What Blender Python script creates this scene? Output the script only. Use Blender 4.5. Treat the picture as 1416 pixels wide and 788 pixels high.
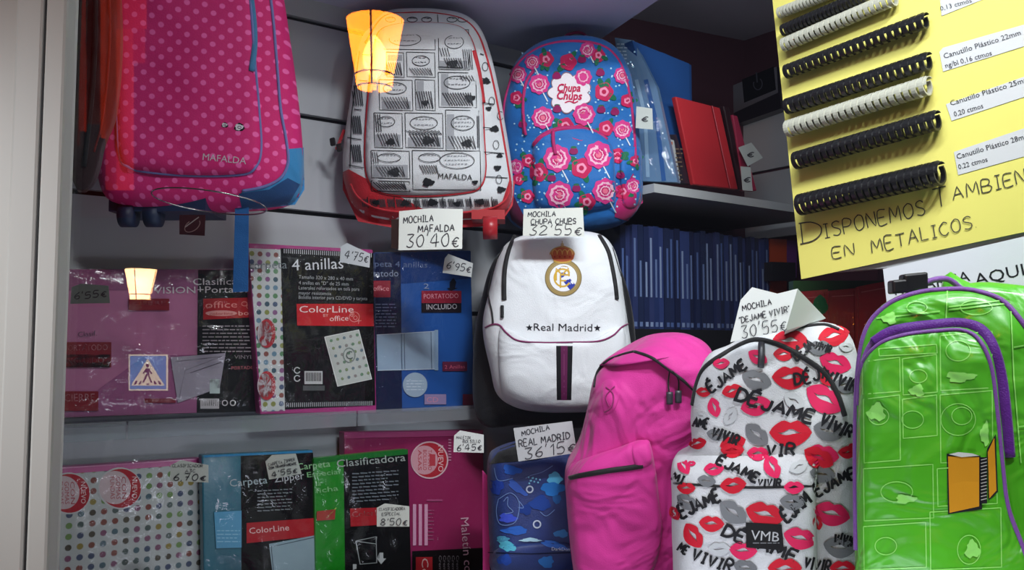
import bpy, bmesh, math, random
from math import sin, cos, pi, atan2, sqrt, hypot, radians as R
from mathutils import Vector, Matrix
random.seed(7)
for o in list(bpy.data.objects): bpy.data.objects.remove(o)
SC = bpy.context.scene; COL = SC.collection
# ---------------------------------------------------------------- camera
F = 1226.0; CX, CY = 708.0, 394.0; PITCH = R(4.0)
cam = bpy.data.cameras.new('camera'); camo = bpy.data.objects.new('camera', cam); COL.objects.link(camo)
cam.sensor_width = 36; cam.lens = 36*F/1416; cam.clip_start = .02; cam.clip_end = 200
camo.rotation_euler = (pi/2+PITCH, 0, 0); SC.camera = camo
# ---------------------------------------------------------------- world (night street, faint cold sky glow)
w = bpy.data.worlds.new('night'); SC.world = w; w.use_nodes = True
w.node_tree.nodes['Background'].inputs[0].default_value = (.42, .45, .62, 1)
w.node_tree.nodes['Background'].inputs[1].default_value = .11
SC.view_settings.view_transform = 'Standard'; SC.view_settings.look = 'None'
SC.view_settings.exposure = -0.2; SC.view_settings.gamma = 1
SC.cycles.use_denoising = True
SC.cycles.max_bounces = 8; SC.cycles.transparent_max_bounces = 16
SC.cycles.sample_clamp_indirect = 4
# ---------------------------------------------------------------- cold ceiling tubes of the shop window, then added fill lights
def area(name, loc, target, sx, sy, power, colr, spread=180):
    l = bpy.data.lights.new(name, 'AREA'); l.shape = 'RECTANGLE'; l.size = sx; l.size_y = sy
    l.energy = power; l.color = colr; l.spread = R(spread)
    o = bpy.data.objects.new(name, l); COL.objects.link(o); o.location = loc
    o.rotation_euler = (Vector(target)-Vector(loc)).to_track_quat('-Z', 'Y').to_euler(); return o
area('window_tube_light', (.22, 1.02, .86), (.50, 2.0, .0), .50, .05, 4.2, (.86, .94, 1), 102)
area('window_tube_light', (.66, .92, .95), (1.0, 1.55, .1), .35, .05, 4.2, (.93, .98, 1))
area('shop_tube_light', (.85, 1.9, .75), (.75, 2.4, .2), .3, .05, .7, (.9, .93, 1))
area('front_fill_light', (.62, .12, 1.36), (.64, 1.8, .0), .5, .1, 13, (.93, .97, 1), 92)  # added frontal fill from outside the glass, no fitting there
area('frame_fill_light', (-1.35, -.1, .5), (-.47, .8, .0),   .25, .25, .75, (.95, .98, 1), 34)  # added fill aimed at the window frame to brighten it
area('soffit_fill_light', (.25, 1.0, -.44), (.3, 1.9, .3),   .9, .06, 2.1, (.82, .86, 1))  # added upward fill for the soffit, in place of bounced light

# ---------------------------------------------------------------- projection helpers
def ray(px, py):
    v = Vector(((px-CX)/F, 1, -(py-CY)/F))
    return Vector((v.x, v.y*cos(PITCH)-v.z*sin(PITCH), v.y*sin(PITCH)+v.z*cos(PITCH)))
def onY(px, py, Y): r = ray(px, py); return r*(Y/r.y)
def onZ(px, py, z): r = ray(px, py); return r*(z/r.z)
class Plane:
    def __init__(s, O, X, N):
        s.O = Vector(O); s.N = Vector(N).normalized(); s.X = Vector(X).normalized(); s.Z = s.X.cross(-s.N) * 1
        if s.Z.z < 0: s.Z = -s.Z
        s.Z.normalize()
    def at(s, px, py, off=0):
        r = ray(px, py); O = s.O + s.N*off
        return r*(O.dot(s.N)/r.dot(s.N))
    def shift(s, d): return Plane(s.O+s.N*d, s.X, s.N)
def facing(px, py, D, yaw=0, tilt=0):
    """plane through pixel ray at depth D; yaw>0 turns its face to the right; tilt>0 leans its face upward"""
    X = Vector((cos(R(yaw)), sin(R(yaw)), 0)); N = Vector((sin(R(yaw)), -cos(R(yaw)), 0))
    N = N*cos(R(tilt)) + Vector((0, 0, 1))*sin(R(tilt))
    return Plane(onY(px, py, D), X, N)
WD = Vector((.809, .588, 0)); WN = Vector((.588, -.809, 0))
WP0 = onY(430, 394, 2.05); WP0.z = 0
WALL = Plane(WP0, WD, WN)

# ---------------------------------------------------------------- materials
def hexc(h):
    h = h.lstrip('#'); c = [int(h[i:i+2], 16)/255 for i in (0, 2, 4)]
    return tuple([x/12.92 if x <= .04045 else ((x+.055)/1.055)**2.4 for x in c]) + (1,)
MC = {}
def mat(name, c, rough=.6, bump=0, scale=200, coat=0, metal=0, var=0, vscale=8, stretch=None, spec=.5, sheen=0, kind='noise', wrinkle=None):
    if name in MC: return MC[name]
    m = bpy.data.materials.new(name); m.use_nodes = True; nt = m.node_tree; b = nt.nodes['Principled BSDF']
    cc = hexc(c) if isinstance(c, str) else c
    b.inputs['Base Color'].default_value = cc; b.inputs['Roughness'].default_value = rough
    b.inputs['Metallic'].default_value = metal; b.inputs['Specular IOR Level'].default_value = spec
    b.inputs['Coat Weight'].default_value = coat; b.inputs['Coat Roughness'].default_value = .12
    b.inputs['Sheen Weight'].default_value = sheen
    tc = nt.nodes.new('ShaderNodeTexCoord'); vec = tc.outputs['Object']
    if stretch:
        mp = nt.nodes.new('ShaderNodeMapping'); mp.inputs['Scale'].default_value = stretch
        nt.links.new(vec, mp.inputs[0]); vec = mp.outputs[0]
    if var:
        n = nt.nodes.new('ShaderNodeTexNoise'); n.inputs['Scale'].default_value = vscale; n.inputs['Detail'].default_value = 5
        nt.links.new(vec, n.inputs['Vector'])
        mr = nt.nodes.new('ShaderNodeMapRange'); mr.inputs[3].default_value = 1-var; mr.inputs[4].default_value = 1+var
        nt.links.new(n.outputs[0], mr.inputs[0])
        mx = nt.nodes.new('ShaderNodeVectorMath'); mx.operation = 'SCALE'; mx.inputs[0].default_value = cc[:3]
        nt.links.new(mr.outputs[0], mx.inputs['Scale']); nt.links.new(mx.outputs[0], b.inputs['Base Color'])
    if bump:
        if kind == 'ridge':
            n = nt.nodes.new('ShaderNodeTexVoronoi'); n.feature = 'DISTANCE_TO_EDGE'; n.inputs['Scale'].default_value = scale
        else:
            n = nt.nodes.new('ShaderNodeTexNoise'); n.inputs['Scale'].default_value = scale; n.inputs['Detail'].default_value = 3
        nt.links.new(vec, n.inputs['Vector'])
        bp = nt.nodes.new('ShaderNodeBump'); bp.inputs['Strength'].default_value = bump; bp.inputs['Distance'].default_value = .002
        nt.links.new(n.outputs[0], bp.inputs['Height']); nt.links.new(bp.outputs[0], b.inputs['Normal'])
        if wrinkle:
            n2 = nt.nodes.new('ShaderNodeTexNoise'); n2.inputs['Scale'].default_value = wrinkle[0]; n2.inputs['Detail'].default_value = 2; n2.inputs['Distortion'].default_value = wrinkle[2]
            nt.links.new(vec, n2.inputs['Vector']); b2 = nt.nodes.new('ShaderNodeBump'); b2.inputs['Strength'].default_value = 1; b2.inputs['Distance'].default_value = wrinkle[1]
            nt.links.new(n2.outputs[0], b2.inputs['Height']); nt.links.new(b2.outputs[0], bp.inputs['Normal'])
    MC[name] = m; return m
def fabric(name, c, rough=.7, var=.06, bump=.5, wrinkle=(9, .012, 1.0)): return mat(name, c, rough, bump, 500, var=var, vscale=14, sheen=.15, spec=.3, wrinkle=wrinkle)
def ink(c): return mat('ink_'+c.lstrip('#'), c, .65, spec=.18)
def paper(c): return mat('paper_'+c.lstrip('#'), c, .7, .08, 300, spec=.3, var=.02, vscale=20)
def card(c): return mat('card_'+c.lstrip('#'), c, .35, .05, 60, coat=.35)
def emis(name, c, s):
    m = bpy.data.materials.new(name); m.use_nodes = True; b = m.node_tree.nodes['Principled BSDF']
    b.inputs['Base Color'].default_value = (0, 0, 0, 1)
    b.inputs['Emission Color'].default_value = hexc(c) if isinstance(c, str) else c
    b.inputs['Emission Strength'].default_value = s; return m
def clear(name, base=.04, rough=0.0, tint=(1, 1, 1, 1), bump=0, scale=10, edge=.9, milky=0):
    m = bpy.data.materials.new(name); m.use_nodes = True; nt = m.node_tree
    for n in list(nt.nodes):
        if n.type == 'BSDF_PRINCIPLED': nt.nodes.remove(n)
    out = nt.nodes['Material Output']
    tr = nt.nodes.new('ShaderNodeBsdfTransparent'); tr.inputs[0].default_value = tint
    gl = nt.nodes.new('ShaderNodeBsdfGlossy'); gl.inputs['Roughness'].default_value = rough
    lw = nt.nodes.new('ShaderNodeLayerWeight'); lw.inputs[0].default_value = .5
    pw = nt.nodes.new('ShaderNodeMath'); pw.operation = 'POWER'; pw.inputs[1].default_value = 5
    ma = nt.nodes.new('ShaderNodeMath'); ma.operation = 'MULTIPLY_ADD'; ma.inputs[1].default_value = edge; ma.inputs[2].default_value = base
    mx = nt.nodes.new('ShaderNodeMixShader')
    nt.links.new(lw.outputs['Facing'], pw.inputs[0]); nt.links.new(pw.outputs[0], ma.inputs[0]); nt.links.new(ma.outputs[0], mx.inputs[0])
    src = tr.outputs[0]
    if milky:
        df = nt.nodes.new('ShaderNodeBsdfDiffuse'); df.inputs[0].default_value = (.8, .82, .85, 1)
        m2 = nt.nodes.new('ShaderNodeMixShader'); m2.inputs[0].default_value = milky
        nt.links.new(tr.outputs[0], m2.inputs[1]); nt.links.new(df.outputs[0], m2.inputs[2]); src = m2.outputs[0]
    nt.links.new(src, mx.inputs[1]); nt.links.new(gl.outputs[0], mx.inputs[2]); nt.links.new(mx.outputs[0], out.inputs[0])
    if bump:
        tc = nt.nodes.new('ShaderNodeTexCoord'); n0 = nt.nodes.new('ShaderNodeTexNoise'); n0.inputs['Scale'].default_value = scale
        n0.inputs['Detail'].default_value = 4; n0.inputs['Distortion'].default_value = 1.2
        nt.links.new(tc.outputs['Object'], n0.inputs['Vector'])
        bp = nt.nodes.new('ShaderNodeBump'); bp.inputs['Strength'].default_value = bump; bp.inputs['Distance'].default_value = .01
        nt.links.new(n0.outputs[0], bp.inputs['Height'])
        nt.links.new(bp.outputs[0], gl.inputs['Normal'])
    return m
def dots(name, base, spot, cell, rad, colours=None, ang=0, rough=.7, X=WD, Z=Vector((0,0,1)), off=(0, 0)):
    """regular printed dots in the plane of the panel (object coordinates)"""
    m = mat(name, base, rough, .3, 400); nt = m.node_tree; b = nt.nodes['Principled BSDF']; L = nt.links.new
    tc = nt.nodes.new('ShaderNodeTexCoord')
    def dot(v, k):
        d = nt.nodes.new('ShaderNodeVectorMath'); d.operation = 'DOT_PRODUCT'; d.inputs[1].default_value = tuple(v)
        L(tc.outputs['Object'], d.inputs[0])
        a = nt.nodes.new('ShaderNodeMath'); a.operation = 'MULTIPLY_ADD'; a.inputs[1].default_value = 1/cell; a.inputs[2].default_value = k
        L(d.outputs['Value'], a.inputs[0]); return a
    ca, sa = cos(R(ang)), sin(R(ang))
    u = dot(X*ca+Z*sa, off[0]); v = dot(Z*ca-X*sa, off[1])
    cb = nt.nodes.new('ShaderNodeCombineXYZ'); L(u.outputs[0], cb.inputs[0]); L(v.outputs[0], cb.inputs[1])
    fr = nt.nodes.new('ShaderNodeVectorMath'); fr.operation = 'FRACTION'; L(cb.outputs[0], fr.inputs[0])
    sb = nt.nodes.new('ShaderNodeVectorMath'); sb.operation = 'SUBTRACT'; sb.inputs[1].default_value = (.5, .5, 0); L(fr.outputs[0], sb.inputs[0])
    ln = nt.nodes.new('ShaderNodeVectorMath'); ln.operation = 'LENGTH'; L(sb.outputs[0], ln.inputs[0])
    mr = nt.nodes.new('ShaderNodeMapRange'); mr.inputs[1].default_value = rad; mr.inputs[2].default_value = rad+.07
    mr.inputs[3].default_value = 1; mr.inputs[4].default_value = 0; L(ln.outputs['Value'], mr.inputs[0])
    mx = nt.nodes.new('ShaderNodeMix'); mx.data_type = 'RGBA'; mx.inputs[6].default_value = hexc(base); mx.inputs[7].default_value = hexc(spot)
    L(mr.outputs[0], mx.inputs[0]); L(mx.outputs[2], b.inputs['Base Color'])
    if colours:
        fl = nt.nodes.new('ShaderNodeVectorMath'); fl.operation = 'FLOOR'; L(cb.outputs[0], fl.inputs[0])
        wn = nt.nodes.new('ShaderNodeTexWhiteNoise'); wn.noise_dimensions = '2D'; L(fl.outputs[0], wn.inputs['Vector'])
        rp = nt.nodes.new('ShaderNodeValToRGB'); rp.color_ramp.interpolation = 'CONSTANT'
        el = rp.color_ramp.elements
        while len(el) < len(colours): el.new(.5)
        for i, c in enumerate(colours): el[i].position = i/len(colours); el[i].color = hexc(c)
        L(wn.outputs['Value'], rp.inputs[0]); L(rp.outputs[0], mx.inputs[7])
    return m

# ---------------------------------------------------------------- objects
def thing(name, label, cat, loc=(0, 0, 0), group=None):
    o = bpy.data.objects.new(name, None); COL.objects.link(o); o.location = loc; o.empty_display_size = .02
    o['label'] = label; o['category'] = cat
    if group: o['group'] = group
    return o
def depth_of(p):
    d = 0
    while p: d += 1; p = p.parent
    return d
def wloc(p):
    v = Vector((0, 0, 0))
    while p: v += p.location; p = p.parent
    return v
def mesh(name, verts, faces, mats, parent=None, midx=None, smooth=False, label=None):
    """verts in world space; the parent (an unrotated Empty or mesh) gets subtracted"""
    off = wloc(parent)
    me = bpy.data.meshes.new(name); me.from_pydata([tuple(Vector(v)-off) for v in verts], [], faces)
    if not isinstance(mats, (list, tuple)): mats = [mats]
    for m in mats: me.materials.append(m)
    if midx: me.polygons.foreach_set('material_index', midx)
    if smooth: me.polygons.foreach_set('use_smooth', [True]*len(me.polygons))
    me.update()
    o = bpy.data.objects.new(name, me); COL.objects.link(o); o.parent = parent
    if label: o['label'] = label
    return o
def tag(o, label, cat, group=None):
    o['label'] = label; o['category'] = cat
    if group: o['group'] = group
    return o
def structure(o): o['kind'] = 'structure'; return o
class MB:
    def __init__(s): s.v = []; s.f = []; s.m = []
    def add(s, vs, fs, mi=0):
        k = len(s.v); s.v += [Vector(v) for v in vs]; s.f += [tuple(i+k for i in f) for f in fs]; s.m += [mi]*len(fs)
    def box(s, O, A, B, C, mi=0):
        O, A, B, C = map(Vector, (O, A, B, C))
        vs = [O, O+A, O+A+B, O+B, O+C, O+A+C, O+A+B+C, O+B+C]
        fs = [(0, 3, 2, 1), (4, 5, 6, 7), (0, 1, 5, 4), (1, 2, 6, 5), (2, 3, 7, 6), (3, 0, 4, 7)]
        if A.cross(B).dot(C) < 0: fs = [f[::-1] for f in fs]
        s.add(vs, fs, mi)
    def prism(s, pts, D, mi=0):
        """pts front polygon, D extrusion vector"""
        n = len(pts); D = Vector(D); vs = [Vector(p) for p in pts]+[Vector(p)+D for p in pts]
        nrm = (vs[1]-vs[0]).cross(vs[2]-vs[1])
        fs = [tuple(range(n)), tuple(range(2*n-1, n-1, -1))]+[(i, i+n, (i+1) % n+n, (i+1) % n) for i in range(n)]
        if nrm.dot(D) > 0: fs = [f[::-1] for f in fs]
        s.add(vs, fs, mi)
    def tube(s, pts, r, sides=8, closed=False, mi=0, flat=1, up=None):
        pts = [Vector(p) for p in pts]; n = len(pts)
        if n < 2: return
        vs = []; prev = None
        for i, p in enumerate(pts):
            a = pts[(i-1) % n] if (closed or i > 0) else p; b = pts[(i+1) % n] if (closed or i < n-1) else p
            t = (b-a)
            if t.length < 1e-9: t = Vector((0, 0, 1))
            t.normalize()
            u0 = Vector(up) if up is not None else (prev if prev is not None else Vector((.3, -.9, .2)))
            u = u0 - t*u0.dot(t)
            if u.length < 1e-6: u = t.orthogonal()
            u.normalize(); prev = u; v = t.cross(u)
            rr = r[i] if isinstance(r, (list, tuple)) else r
            for k in range(sides):
                a_ = 2*pi*k/sides; vs.append(p+u*cos(a_)*rr*flat+v*sin(a_)*rr)
        fs = []
        for i in range(n if closed else n-1):
            j = (i+1) % n
            for k in range(sides): l = (k+1) % sides; fs.append((i*sides+k, j*sides+k, j*sides+l, i*sides+l))
        if not closed: fs += [tuple(range(sides)), tuple(range((n-1)*sides, n*sides))[::-1]]
        s.add(vs, [f[::-1] for f in fs], mi)
    def build(s, name, mats, parent=None, smooth=False, label=None):
        return mesh(name, s.v, s.f, mats, parent, s.m, smooth, label)
def spline(pts, closed=False, k=6):
    n = len(pts); out = []
    rng = range(n if closed else n-1)
    for i in rng:
        g = lambda j: pts[j % n] if closed else pts[max(0, min(n-1, j))]
        p0, p1, p2, p3 = g(i-1), g(i), g(i+1), g(i+2)
        for q in range(k):
            t = q/k
            out.append(tuple(.5*((2*p1[c])+(-p0[c]+p2[c])*t+(2*p0[c]-5*p1[c]+4*p2[c]-p3[c])*t*t+(-p0[c]+3*p1[c]-3*p2[c]+p3[c])*t**3) for c in range(len(p1))))
    if not closed: out.append(tuple(pts[-1]))
    return out

# ---------------------------------------------------------------- bag: pillow surface over a base plane
class Polar:
    def __init__(s, pts, c, n=180):
        s.c = c; ang = []
        for p in pts: ang.append((atan2(p[1]-c[1], p[0]-c[0]), hypot(p[0]-c[0], p[1]-c[1])))
        s.n = n; s.t = []
        m = len(pts)
        for k in range(n):
            th = -pi+2*pi*k/n; dx, dy = cos(th), sin(th); best = 0
            for i in range(m):
                ax, ay = pts[i][0]-c[0], pts[i][1]-c[1]; bx, by = pts[(i+1) % m][0]-c[0], pts[(i+1) % m][1]-c[1]
                ex, ey = bx-ax, by-ay; den = dx*ey-dy*ex
                if abs(den) < 1e-12: continue
                t = (ax*ey-ay*ex)/den; q = (ax*dy-ay*dx)/den
                if t > 0 and -1e-6 <= q <= 1+1e-6: best = max(best, t)
            s.t.append(best or 1e-3)
    def rad(s, th):
        x = (th+pi)/(2*pi)*s.n; i = int(x) % s.n; f = x-int(x)
        return s.t[i]*(1-f)+s.t[(i+1) % s.n]*f
    def r(s, u, v):
        du, dv = u-s.c[0], v-s.c[1]; d = hypot(du, dv)
        if d < 1e-9: return 0
        return d/s.rad(atan2(dv, du))
def prof(r, p, q):
    return 0 if r >= 1 else (1-r**p)**(1/q)
class Bag:
    def __init__(s, outline, D, yaw=0, tilt=0, T=.06, p=5, q=2.2, back=.12, wr=.003, wf=18, seed=0, centre=None):
        cx = sum(a[0] for a in outline)/len(outline) if not centre else centre[0]
        cy = sum(a[1] for a in outline)/len(outline) if not centre else centre[1]
        s.P = facing(cx, cy, D, yaw, tilt); s.T, s.p, s.q, s.back, s.wr, s.wf, s.seed = T, p, q, back, wr, wf, seed
        s.pol = Polar([s.uv(s.P.at(*a)) for a in spline(outline, True, 6)], (0, 0)); s.pk = []
        s.D = D
    def uv(s, P): d = P-s.P.O; return d.dot(s.P.X), d.dot(s.P.Z)
    def h(s, u, v, pockets=99):
        r = s.pol.r(u, v); h = s.T*prof(r, s.p, s.q)
        w = s.wf; k = s.seed
        n = sin(u*w*1.3+v*w*.6+k)+sin(-u*w*.8+v*w*1.7+k*2.1)*.8+sin(u*w*2.7-v*w*2.1+1.7*k+2*sin(v*w))*.5+sin(v*w*3.9+3*sin(u*w*1.1+k))*.3
        h += s.wr*n*min(1, (1-min(r, 1))*6)
        for i, (pl, T, p, q) in enumerate(s.pk[:pockets]):
            h += T*prof(pl.r(u, v), p, q)
        return h
    def at(s, px, py, off=0, pockets=99):
        r = ray(px, py); h = 0
        for _ in range(5):
            O = s.P.O+s.P.N*(h+off); X = r*(O.dot(s.P.N)/r.dot(s.P.N)); u, v = s.uv(X); h = .35*h+.65*s.h(u, v, pockets) if _ else s.h(u, v, pockets)
        return X
    def pt(s, u, v, h): return s.P.O+s.P.X*u+s.P.Z*v+s.P.N*h
    def grid(s, pol, rings, seg, pockets, off, mb, mi=0):
        vs = [s.pt(pol.c[0], pol.c[1], s.h(*pol.c, pockets)+off)]
        rs = [1-(1-(k/rings))**1.8 for k in range(1, rings+1)]
        for rr in rs:
            for k in range(seg):
                th = -pi+2*pi*k/seg; R_ = pol.rad(th)*rr; u, v = pol.c[0]+cos(th)*R_, pol.c[1]+sin(th)*R_
                vs.append(s.pt(u, v, s.h(u, v, pockets)+off))
        fs = [(0, 1+k, 1+(k+1) % seg) for k in range(seg)]
        for i in range(rings-1):
            a = 1+i*seg; b = a+seg
            fs += [(a+k, b+k, b+(k+1) % seg, a+(k+1) % seg) for k in range(seg)]
        return vs, fs
    def body(s, name, m, parent, rings=34, seg=150):
        mb = MB(); vs, fs = s.grid(s.pol, rings, seg, 0, 0, mb)
        base = 1+(rings-1)*seg
        for (sc, dep) in ((1.0, .3), (.98, .7), (.94, .93), (.87, 1.0)):
            a = len(vs)
            for k in range(seg):
                th = -pi+2*pi*k/seg; R_ = s.pol.rad(th)*sc
                vs.append(s.pt(cos(th)*R_, sin(th)*R_, -s.back*dep))
            fs += [(base+k, a+k, a+(k+1) % seg, base+(k+1) % seg) for k in range(seg)]; base = a
        fs.append(tuple(base+k for k in range(seg))[::-1])
        mb.add(vs, fs); return mb.build(name, m, parent, True)
    def pocket(s, name, outline, T, m, parent, p=10, q=2.2, rings=22, seg=120, label=None, centre=None):
        uvs = [s.uv(s.at(*a)) for a in spline(outline, True, 6)]
        c = (sum(a[0] for a in uvs)/len(uvs), sum(a[1] for a in uvs)/len(uvs))
        if centre: c = s.uv(s.at(*centre))
        pol = Polar(uvs, c); s.pk.append((pol, T, p, q)); mb = MB()
        vs, fs = s.grid(pol, rings, seg, 99, .0006, mb); mb.add(vs, fs)
        o = mb.build(name, m, parent, True)
        if label: o['label'] = label
        return o
    def tube(s, name, pts, r, m, parent, closed=False, off=0, flat=1, k=6, label=None, sp=True):
        P = spline(pts, closed, k) if sp else pts
        mb = MB(); mb.tube([s.at(a[0], a[1], off) for a in P], r, 8, closed, 0, flat, up=s.P.N)
        return mb.build(name, m, parent, True, label)

# ---------------------------------------------------------------- flat print: 2-D shapes in picture coordinates laid onto a surface
GL = {
'A':[[(0,0),(.4,1),(.8,0)],[(.15,.38),(.65,.38)]],'B':[[(0,0),(0,1),(.5,1),(.62,.78),(.45,.54),(0,.52)],[(.45,.54),(.72,.3),(.55,0),(0,0)]],
'C':[[(.7,.85),(.4,1),(.08,.75),(0,.45),(.15,.1),(.45,0),(.72,.15)]],'D':[[(0,0),(0,1)],[(-.08,1),(.4,.97),(.72,.65),(.7,.3),(.4,.03),(-.08,0)]],
'E':[[(.62,1),(0,1),(0,0),(.65,0)],[(0,.52),(.5,.52)]],'F':[[(.62,1),(0,1),(0,0)],[(0,.52),(.5,.52)]],
'G':[[(.7,.85),(.4,1),(.08,.75),(0,.4),(.2,.05),(.5,0),(.72,.2),(.72,.45),(.42,.45)]],'H':[[(0,0),(0,1)],[(.65,0),(.65,1)],[(0,.5),(.65,.5)]],
'I':[[(.25,0),(.25,1)],[(.05,1),(.45,1)],[(.05,0),(.45,0)]],'i':[[(.1,0),(.1,1)]],'J':[[(.6,1),(.6,.25),(.4,0),(.15,.03),(0,.25)]],'L':[[(0,1),(0,0),(.6,0)]],
'M':[[(0,0),(.1,1),(.45,.3),(.8,1),(.9,0)]],'N':[[(0,0),(0,1),(.65,0),(.65,1)]],'O':[[(.38,1),(.08,.8),(0,.45),(.15,.08),(.4,0),(.68,.15),(.76,.5),(.65,.88),(.38,1)]],
'P':[[(0,0),(0,1),(.5,1),(.66,.76),(.5,.5),(0,.48)]],'Q':[[(.38,1),(.08,.8),(0,.45),(.15,.08),(.4,0),(.68,.15),(.76,.5),(.65,.88),(.38,1)],[(.45,.25),(.8,-.1)]],
'R':[[(0,0),(0,1),(.5,1),(.66,.76),(.5,.52),(0,.5)],[(.3,.5),(.7,0)]],'S':[[(.65,.85),(.4,1),(.1,.9),(.08,.65),(.6,.4),(.65,.15),(.4,0),(.05,.1)]],
'T':[[(0,1),(.75,1)],[(.38,1),(.38,0)]],'U':[[(0,1),(.02,.25),(.3,0),(.6,.2),(.65,1)]],'V':[[(0,1),(.35,0),(.7,1)]],'X':[[(0,0),(.65,1)],[(0,1),(.65,0)]],'Z':[[(0,1),(.65,1),(0,0),(.68,0)]],
'É':[[(.62,1),(0,1),(0,0),(.65,0)],[(0,.52),(.5,.52)],[(.2,1.15),(.5,1.35)]],
'0':[[(.35,1),(.08,.75),(0,.4),(.2,0),(.5,.1),(.62,.55),(.5,.92),(.35,1)]],'1':[[(.05,.75),(.3,1),(.3,0)]],'2':[[(.02,.8),(.3,1),(.55,.8),(.45,.5),(0,0),(.65,.02)]],
'3':[[(.02,1),(.6,1),(.25,.6),(.58,.35),(.45,.05),(.2,0),(0,.12)]],'4':[[(.45,0),(.45,1),(0,.35),(.7,.35)]],'5':[[(.6,1),(.1,1),(.06,.55),(.4,.6),(.58,.35),(.4,.02),(0,.06)]],
'6':[[(.5,1),(.12,.6),(0,.25),(.25,0),(.52,.15),(.5,.42),(.25,.5),(.04,.3)]],'7':[[(0,1),(.6,1),(.25,0)],[(.15,.5),(.5,.5)]],'8':[[(.3,.5),(.05,.75),(.3,1),(.55,.75),(.3,.5),(0,.22),(.3,0),(.6,.22),(.3,.5)]],
'9':[[(.5,.6),(.25,.5),(.03,.75),(.25,1),(.5,.8),(.48,.4),(.3,0)]],"'":[[(.1,1.1),(.02,.8)]],'"':[[(.05,1.1),(.05,.85)],[(.2,1.1),(.2,.85)]],'.':[[(.05,.02),(.1,.05)]],',':[[(.1,.08),(.02,-.15)]],
'€':[[(.6,.62),(.4,.7),(.15,.5),(.12,.2),(.35,0),(.6,.08)],[(0,.42),(.45,.42)],[(0,.25),(.42,.25)]],'/':[[(0,0),(.4,1)]],'+':[[(0,.5),(.6,.5)],[(.3,.2),(.3,.8)]],'-':[[(0,.5),(.5,.5)]],
}
ADV = lambda g: max(max(p[0] for p in st) for st in g)+.26
TC = {}
def glyph_mesh(s):
    if s in TC: return TC[s]
    cu = bpy.data.curves.new('t', 'FONT'); cu.body = s; cu.resolution_u = 2; o = bpy.data.objects.new('t', cu); COL.objects.link(o)
    dg = bpy.context.evaluated_depsgraph_get(); dg.update()
    me = o.evaluated_get(dg).to_mesh(); vs = [(v.co.x, v.co.y) for v in me.vertices]; fs = [tuple(p.vertices) for p in me.polygons]
    o.evaluated_get(dg).to_mesh_clear(); bpy.data.objects.remove(o); bpy.data.curves.remove(cu)
    TC[s] = (vs, fs); return TC[s]
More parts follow.
